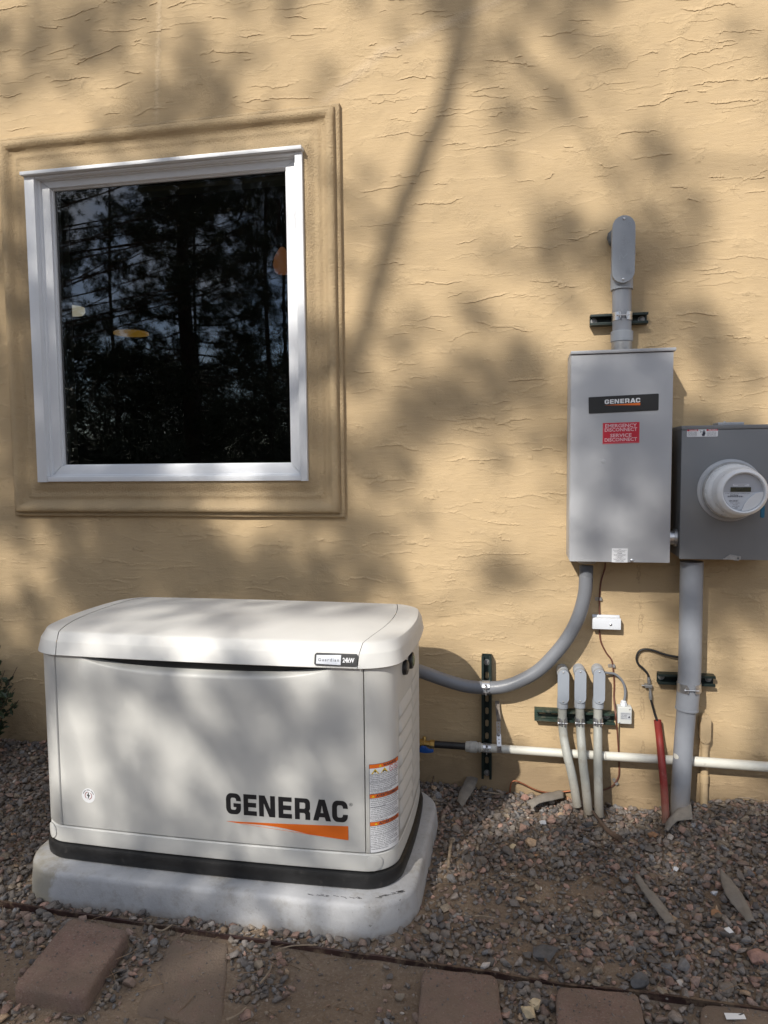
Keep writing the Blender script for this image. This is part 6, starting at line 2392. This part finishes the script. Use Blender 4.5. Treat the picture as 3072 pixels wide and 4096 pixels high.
# --- where the sun is kept off, read from the photograph: (x, y, share of sun), grouped by the surface it was read on
LIT_WALL = '''30 20 .75;100 20 .6;200 20 .35;260 20 .35;310 20 .75;400 20 .9;480 20 .45;550 20 .2;600 20 .35;680 20 .85;750 20 .9;800 20 .6;850 20 .75;950 20 .25;1010 20 .6;1080 20 .5;1150 20 .25;1250 20 .25;1310 20 .5;1380 20 .95;1480 20 .95;1560 20 .95;1640 20 .7
20 80 .6;70 80 .4;140 80 .5;190 80 .2;240 80 .5;300 80 .7;360 80 .75;420 80 .6;480 80 .7;550 80 .85;620 80 .9;690 80 .7;740 80 .35;800 80 .75;850 80 .8;920 80 .8;980 80 .7;1050 80 .45;1110 80 .7;1180 80 .3;1250 80 .25;1310 80 .4;1370 80 .85;1450 80 .95;1540 80 .95;1640 80 .7
20 130 .4;70 130 .15;120 130 .35;190 130 .3;240 130 .5;290 130 .7;340 130 .55;400 130 .6;440 130 .25;490 130 .35;560 130 .7;640 130 .85;700 130 .6;740 130 .45;790 130 .8;850 130 .9;920 130 .9;970 130 .75;1020 130 .35;1080 130 .4;1120 130 .75;1180 130 .5;1240 130 .6;1310 130 .6;1400 130 .95;1500 130 .95;1600 130 .9;1650 130 .55
20 190 .65;80 190 .6;120 190 .75;180 190 .65;230 190 .55;290 190 .7;340 190 .5;390 190 .6;440 190 .2;480 190 .15;520 190 .5;580 190 .7;640 190 .8;700 190 .8;780 190 .95;860 190 .95;930 190 .95;1000 190 .7;1080 190 .8;1150 190 .6;1190 190 .3;1240 190 .7;1310 190 .95;1400 190 .95;1500 190 .95;1600 190 .9;1650 190 .6
20 250 .8;100 250 .85;180 250 .85;250 250 .7;310 250 .45;350 250 .3;420 250 .6;480 250 .5;540 250 .65;600 250 .7;660 250 .6;720 250 .8;780 250 .95;860 250 .95;920 250 .9;1000 250 .85;1050 250 .85;1110 250 .6;1160 250 .35;1200 250 .6;1300 250 .95;1400 250 .95;1500 250 .95;1600 250 .95
20 310 .85;100 310 .8;200 310 .75;300 310 .5;350 310 .35;400 310 .6;500 310 .7;600 310 .8;680 310 .85;760 310 .9;860 310 .95;900 310 .9;970 310 .9;1060 310 .85;1120 310 .5;1180 310 .7;1280 310 .9;1370 310 .6;1400 310 .25;1440 310 .5;1500 310 .95;1600 310 .95
20 370 .7;100 400 .7;680 370 .85;740 370 .55;770 370 .45;830 370 .85;880 370 .8;940 370 .85;1020 370 .9;1120 370 .55;1200 370 .85;1300 370 .85;1360 370 .45;1400 370 .25;1450 370 .5;1530 370 .9;1620 370 .95
680 430 .8;740 430 .8;800 430 .85;850 430 .8;910 430 .8;1000 430 .85;1080 430 .8;1130 430 .6;1200 430 .85;1300 430 .8;1360 430 .6;1400 430 .3;1450 430 .35;1500 430 .55;1600 430 .95
20 500 .5;100 560 .4;680 500 .8;760 500 .75;820 500 .7;890 500 .7;960 500 .7;1050 500 .7;1150 500 .55;1190 500 .35;1240 500 .25;1290 500 .3;1400 500 .3;1450 500 .35;1500 500 .4;1560 500 .8;1640 500 .95
20 560 .4;60 700 .3;60 850 .25;60 1000 .25;690 560 .75;760 560 .7;800 560 .6;880 560 .6;950 560 .75;1050 560 .75;1130 560 .55;1180 560 .3;1250 560 .25;1300 560 .35;1390 560 .2;1450 560 .25;1530 560 .5;1600 560 .8
1500 640 .5;1560 640 .8;1640 600 .8;1550 720 .6;1640 720 .8;1500 800 .4;1560 860 .5;1640 860 .7;1480 880 .4;1250 650 .5;1240 720 .55
1300 1300 .55;1230 1500 .85;1330 1400 .8;1400 1550 .8;1450 1650 .6;1560 1500 .55;1600 1600 .6;1640 1450 .75;1150 1380 .95;1180 1580 .85;1150 1660 .85;1400 1680 .5;85 450 .2;90 560 .15;95 700 .12;100 850 .12;105 1000 .15;350 345 .5;200 365 .55;500 335 .7;20 1420 .15;70 1440 .12;30 1520 .08;80 1560 .08;40 1360 .25;1080 1620 .9;1350 1620 .8'''
LIT_B = '''100 50 .75;130 200 .85;60 400 .6;130 450 .35;80 560 .35;140 740 .8;100 850 .5;140 1000 .25;100 1200 .15;280 60 .85;250 200 .9;260 330 .85;420 300 .7;290 520 .25;450 120 .85;480 260 .9;440 350 .85;420 430 .35;520 380 .7;560 60 .85;600 150 .9;560 300 .6;640 350 .7;560 450 .2;650 450 .25
750 60 .7;760 200 .35;700 260 .8;800 340 .45;760 420 .75;900 60 .6;950 160 .45;1000 120 .85;1080 60 .35;1050 220 .6;1000 320 .7;1100 330 .75;1200 60 .25;1250 170 .75;1200 250 .35;1300 60 .2;1350 200 .2;1400 100 .2;1250 400 .5;1350 440 .6
350 560 .5;450 540 .25;450 620 .7;600 540 .9;700 560 .75;860 500 .85;950 450 .9;900 560 .45;1000 620 .25;1100 600 .3;1200 560 .3;1250 650 .35;800 600 .35;300 700 .5;400 760 .6;350 850 .6;600 720 .15;700 720 .08;700 850 .08;560 850 .25;850 680 .75;900 750 .6;800 800 .35;1000 700 .25;1000 850 .4;900 900 .6;1100 800 .5;1200 750 .35;1200 950 .3;1280 850 .5
260 850 .95;260 950 .9;350 950 .6;300 1060 .25;420 1050 .5;500 1000 .35;650 1000 .7;720 950 .5;800 1000 .8;850 1100 .95;700 1100 .85;600 1060 .45;1000 1000 .5;1080 1020 .25;1080 1140 .9;1200 1150 .7;1280 1050 .35;1280 1250 .5
450 1150 .2;550 1180 .35;400 1250 .85;480 1300 .8;560 1280 .35;700 1250 .6;800 1250 .75;950 1250 .9;1050 1280 .95;1150 1300 .8;300 1200 .25;100 1450 .75;250 1400 .25;350 1400 .3;450 1400 .6;600 1400 .9;750 1400 .95;900 1430 .95;1050 1430 .85;1150 1380 .7;1250 1400 .75
60 1600 .2;200 1600 .12;320 1560 .3;450 1500 .85;420 1600 .5;380 1660 .35;560 1550 .95;700 1550 .95;850 1520 .55;980 1520 .35;1000 1560 .4;1150 1560 .85;1250 1530 .9;520 1680 .6;650 1680 .97;800 1680 .97;950 1700 .85;1150 1680 .8;1300 1680 .8;1200 1770 .75
640 1850 .7;750 1850 .7;900 1850 .9;1050 1880 .97;1200 1850 .97;680 1920 .95;850 1950 .95;1000 2000 .97;1150 1960 .97'''
LIT_C = '50 260 .3;100 250 .7;180 300 .75;60 450 .55;100 600 .5;250 250 .2;300 400 .12;500 300 .12;500 420 .12;700 300 .12;800 160 .65;920 130 .9;880 240 .75;960 230 .65;1050 260 .25;800 400 .12;1000 420 .12;1150 300 .4;1200 420 .2;250 140 .12;500 150 .12;1100 140 .2;30 150 .2;1420 220 .8;1380 400 .35;1450 350 .75;1600 380 .95'
LIT_CAB = '1260 800 .45;1340 800 .3;1420 800 .25;1300 980 .25;1260 1050 .36;1400 1000 .2;1340 1130 .4;1400 1180 .25;1280 860 .4;1350 920 .2;1500 1000 .1;1600 1150 .1;1560 940 .2;1640 1000 .1;1500 1180 .12;1440 960 .15'
LIT_GEN = '150 1450 .25;300 1500 .2;440 1480 .6;420 1540 .5;200 1560 .75;180 1650 .8;360 1600 .65;380 1680 .5;540 1500 .2;600 1600 .2;700 1560 .6;680 1620 .6;740 1480 .5;820 1450 .6;820 1600 .6;600 1760 .5;250 1780 .5;400 1800 .5;830 1800 .5;250 1400 .4;400 1395 .75;600 1400 .95;730 1410 .95;820 1400 .7;500 1690 .3;300 1700 .3;700 1700 .35'
LIT_LID = '250 1360 .65;400 1340 .4;500 1320 .35;650 1300 .5;620 1350 .9;520 1365 .8;720 1350 .85;800 1310 .4;760 1370 .65;850 1380 .75;880 1330 .65'
LIT_PAD = '300 1880 .2;500 1930 .4;560 1950 .85;620 1960 .4;800 1950 .25;830 1920 .5;150 1850 .3'
LIT_GND = '950 1750 .1;1100 1740 .75;1130 1770 .8;1060 1760 .5;1200 1800 .2;1050 1850 .12;1300 1850 .15;1450 1850 .15;1600 1800 .15;1300 1950 .15;1100 2000 .12;1600 2000 .15;300 1980 .12;600 2100 .12;900 2080 .12;1300 2120 .12;100 2000 .12;30 1750 .12'
samples = []


def lit(txt, fx, fy, fn):
    for w in txt.replace('\n', ';').split(';'):
        a, b, c = w.split()
        q = fn(fx(float(a)), fy(float(b)))
        samples.append((q[0] - q[1] * SX * 1.0, q[2] + q[1] * SZ, float(c)))


k1 = PW / 1659.0
lit(LIT_WALL, lambda a: a * k1, lambda b: b * k1, lambda x, y: at(x, y, 0))
lit(LIT_B, lambda a: 1200 + a / 1.229, lambda b: 1000 + b / 1.229, lambda x, y: at(x, y, 0))
lit(LIT_C, lambda a: a / .9217, lambda b: 1850 + b / .9217, lambda x, y: at(x, y, 0))
lit(LIT_CAB, lambda a: a * k1, lambda b: b * k1, lambda x, y: at(x, y, -.175))
lit(LIT_GEN, lambda a: a * k1, lambda b: b * k1, lambda x, y: at(x, y, -.91))
lit(LIT_LID, lambda a: a * k1, lambda b: b * k1, lambda x, y: atz(x, y, .795))
lit(LIT_PAD, lambda a: a * k1, lambda b: b * k1, lambda x, y: at(x, y, -1.03))
lit(LIT_GND, lambda a: a * k1, lambda b: b * k1, lambda x, y: atz(x, y, -.01))
SA = np.array(samples)


def lit_at(X, Zv):
    d2 = (SA[:, 0] - X) ** 2 + (SA[:, 1] - Zv) ** 2
    w = 1.0 / (d2 + 0.0007) ** 2.1
    v = float((w * SA[:, 2]).sum() / w.sum())
    if d2.min() > 0.25:
        v = v * 0.5 + 0.12
    return v


# tall pine whose crown stands between the sun and the wall
SPX, SPY = -8.8, -7.8
shade = thing('pine_tree', 'tall shade pine out in the yard whose crown dapples the wall', 'tree', (SPX, SPY, -0.2), 'pines across the yard')
tr = MB()
TS = [Vector((SPX + 0.06 * math.sin(k), SPY + 0.05 * math.cos(k), -0.2 + 13.2 * k / 12)) for k in range(13)]
tr.tube(TS, [0.24 * (1.2 if k == 0 else 1) * (1 - 0.85 * k / 12) for k in range(13)], 14)


def sunward(X, Zv, ty):
    """the point ty metres out from the wall on the sunbeam that reaches (X, Zv) of the wall plane"""
    return Vector((X - SX * ty, -ty, Zv + SZ * ty))


cand = []
A_T = 0.0062      # mean shading area of one tuft, square metres
cell = 0.045
X = -2.5
while X < 1.5:
    Zv = -1.35
    while Zv < 3.6:
        T_ = min(0.985, max(0.035, lit_at(X, Zv)))
        T_ = min(0.985, max(0.025, (T_ - 0.10) / 0.78))
        lam = -math.log(T_) * cell * cell / A_T
        for _ in range(rng.poisson(lam)):
            cand.append(sunward(X + (rng.random() - .5) * cell, Zv + (rng.random() - .5) * cell, 6.2 + 2.6 * rng.random()))
        Zv += cell
    X += cell
pts = np.array([c[:] for c in cand])
tufts_object('crown', [p for p in pts], shade, (0.6, 0.86))
# boughs from the trunk out to groups of needles
order = rng.permutation(len(pts))[:46]
for i in order:
    e = Vector(pts[i])
    b = TS[min(12, max(4, int((e.z - 0.8) / 1.1)))]
    b = Vector((SPX, SPY, max(3.0, e.z - 0.9)))
    m_ = b.lerp(e, 0.55) + Vector((0, 0, -0.15))
    B = spline([b, m_, e], 4)
    tr.tube(B, [max(0.004, 0.016 * (1 - j / len(B))) for j in range(len(B))], 5)
# twigs that carry the needles
for i in rng.permutation(len(pts))[:130]:
    d = np.linalg.norm(pts - pts[i], axis=1)
    js = np.where((d > 0.35) & (d < 0.9))[0]
    if len(js):
        j = js[rng.integers(len(js))]
        a, b = Vector(pts[i]), Vector(pts[j])
        tr.tube(spline([a, a.lerp(b, 0.5) + Vector((0.04, 0, 0.05)), b], 3), [0.013, 0.012, 0.011, 0.009, 0.008, 0.006, 0.004], 5)
# the heavy leaning bough that draws the slanting shadow right of the window
LP = [(1880, -60), (1810, 290), (1770, 460), (1715, 570), (1676, 685), (1620, 796), (1574, 926), (1540, 1040), (1505, 1150), (1478, 1260), (1440, 1375), (1380, 1480)]
bough = spline([sunward(*wpt(*q), 6.4 + 0.05 * i) for i, q in enumerate(LP)], 4)
tr.tube(bough, [0.038 - 0.010 * abs(i / (len(bough) - 1) - 0.45) for i in range(len(bough))], 9)
tr.tube(spline([bough[-1], bough[-1].lerp(Vector((SPX, SPY, 6.0)), 0.5), Vector((SPX, SPY, 5.6))], 4), 0.035, 8)
tr.build('trunk', 'bark', shade)


def clear_of_beam(p):
    """keeps other crowns out of the sunbeams that reach the wall in view"""
    ty = -p.y
    X, Zv = p.x + SX * ty, p.z - SZ * ty
    return -2.7 < X < 1.7 and -1.5 < Zv < 3.8


pine(-9.15, -16.0, 13.6, 0.25, 2.0, 3.3, 120, 44, 'dark pine with a straight trunk, mirrored in the middle of the window pane', 31, skip=clear_of_beam)
pine(-11.9, -13.5, 13.0, 0.10, 1.5, 3.4, 120, 36, 'thin-stemmed pine mirrored at the left of the window pane', 32, skip=clear_of_beam)
pine(-8.4, -20.5, 15.0, 0.09, 1.5, 3.0, 100, 36, 'slender pine mirrored at the right of the window pane', 33, skip=clear_of_beam)
pine(-15.0, -22.0, 16.0, 0.07, 1.2, 3.8, 80, 26, 'pine standing farther back, mirrored low at the left of the pane', 34, skip=clear_of_beam)
pine(-12.6, -24.0, 16.0, 0.07, 1.2, 3.8, 80, 26, 'pine standing farther back behind the straight-trunked one', 35, skip=clear_of_beam)
pine(-9.6, -26.0, 16.0, 0.09, 1.2, 3.8, 80, 26, 'pine standing farthest right in the mirrored yard', 36, skip=clear_of_beam)
ug = []  # brush added out of view to hide the sunlit soil mirrored in the pane
for _ in range(1500):
    d_ = 12.0 + 16.0 * rng.random()
    sl = -1.05 + 1.0 * rng.random()
    ug.append((sl * (d_ + 2.95), -d_, 0.15 + (0.4 + 1.5 * rng.random()) * rng.random()))
under = tufts_object('added_brush', ug, None, (3.0, 5.0))
tag(under, 'low dark brush added across the yard to darken the mirrored ground', None, None, 'stuff')
# far edge of the wood: one mass
fw = []
for _ in range(2600):
    a = math.radians(-172 + 164 * rng.random())
    d = 32 + 16 * rng.random()
    x, y = d * math.cos(a), d * math.sin(a)
    fw.append((x, y, 6.5 * rng.random() ** 1.1 + 0.2))
wood = tufts_object('far_wood', fw, None, (6.0, 11.0))
tag(wood, 'dark edge of the pine wood beyond the yard', None, None, 'stuff')

for o in bpy.data.objects:
    if o.parent and o.name.split('.')[0] in ('small_print', 'lettering', 'raised_lettering', 'hazard_triangle', 'hazard_symbol', 'prohibition_ring', 'maker_name', 'bolt_mark', 'ring_mark', 'red_band', 'display_digits'):
        o['kind'] = 'stuff'
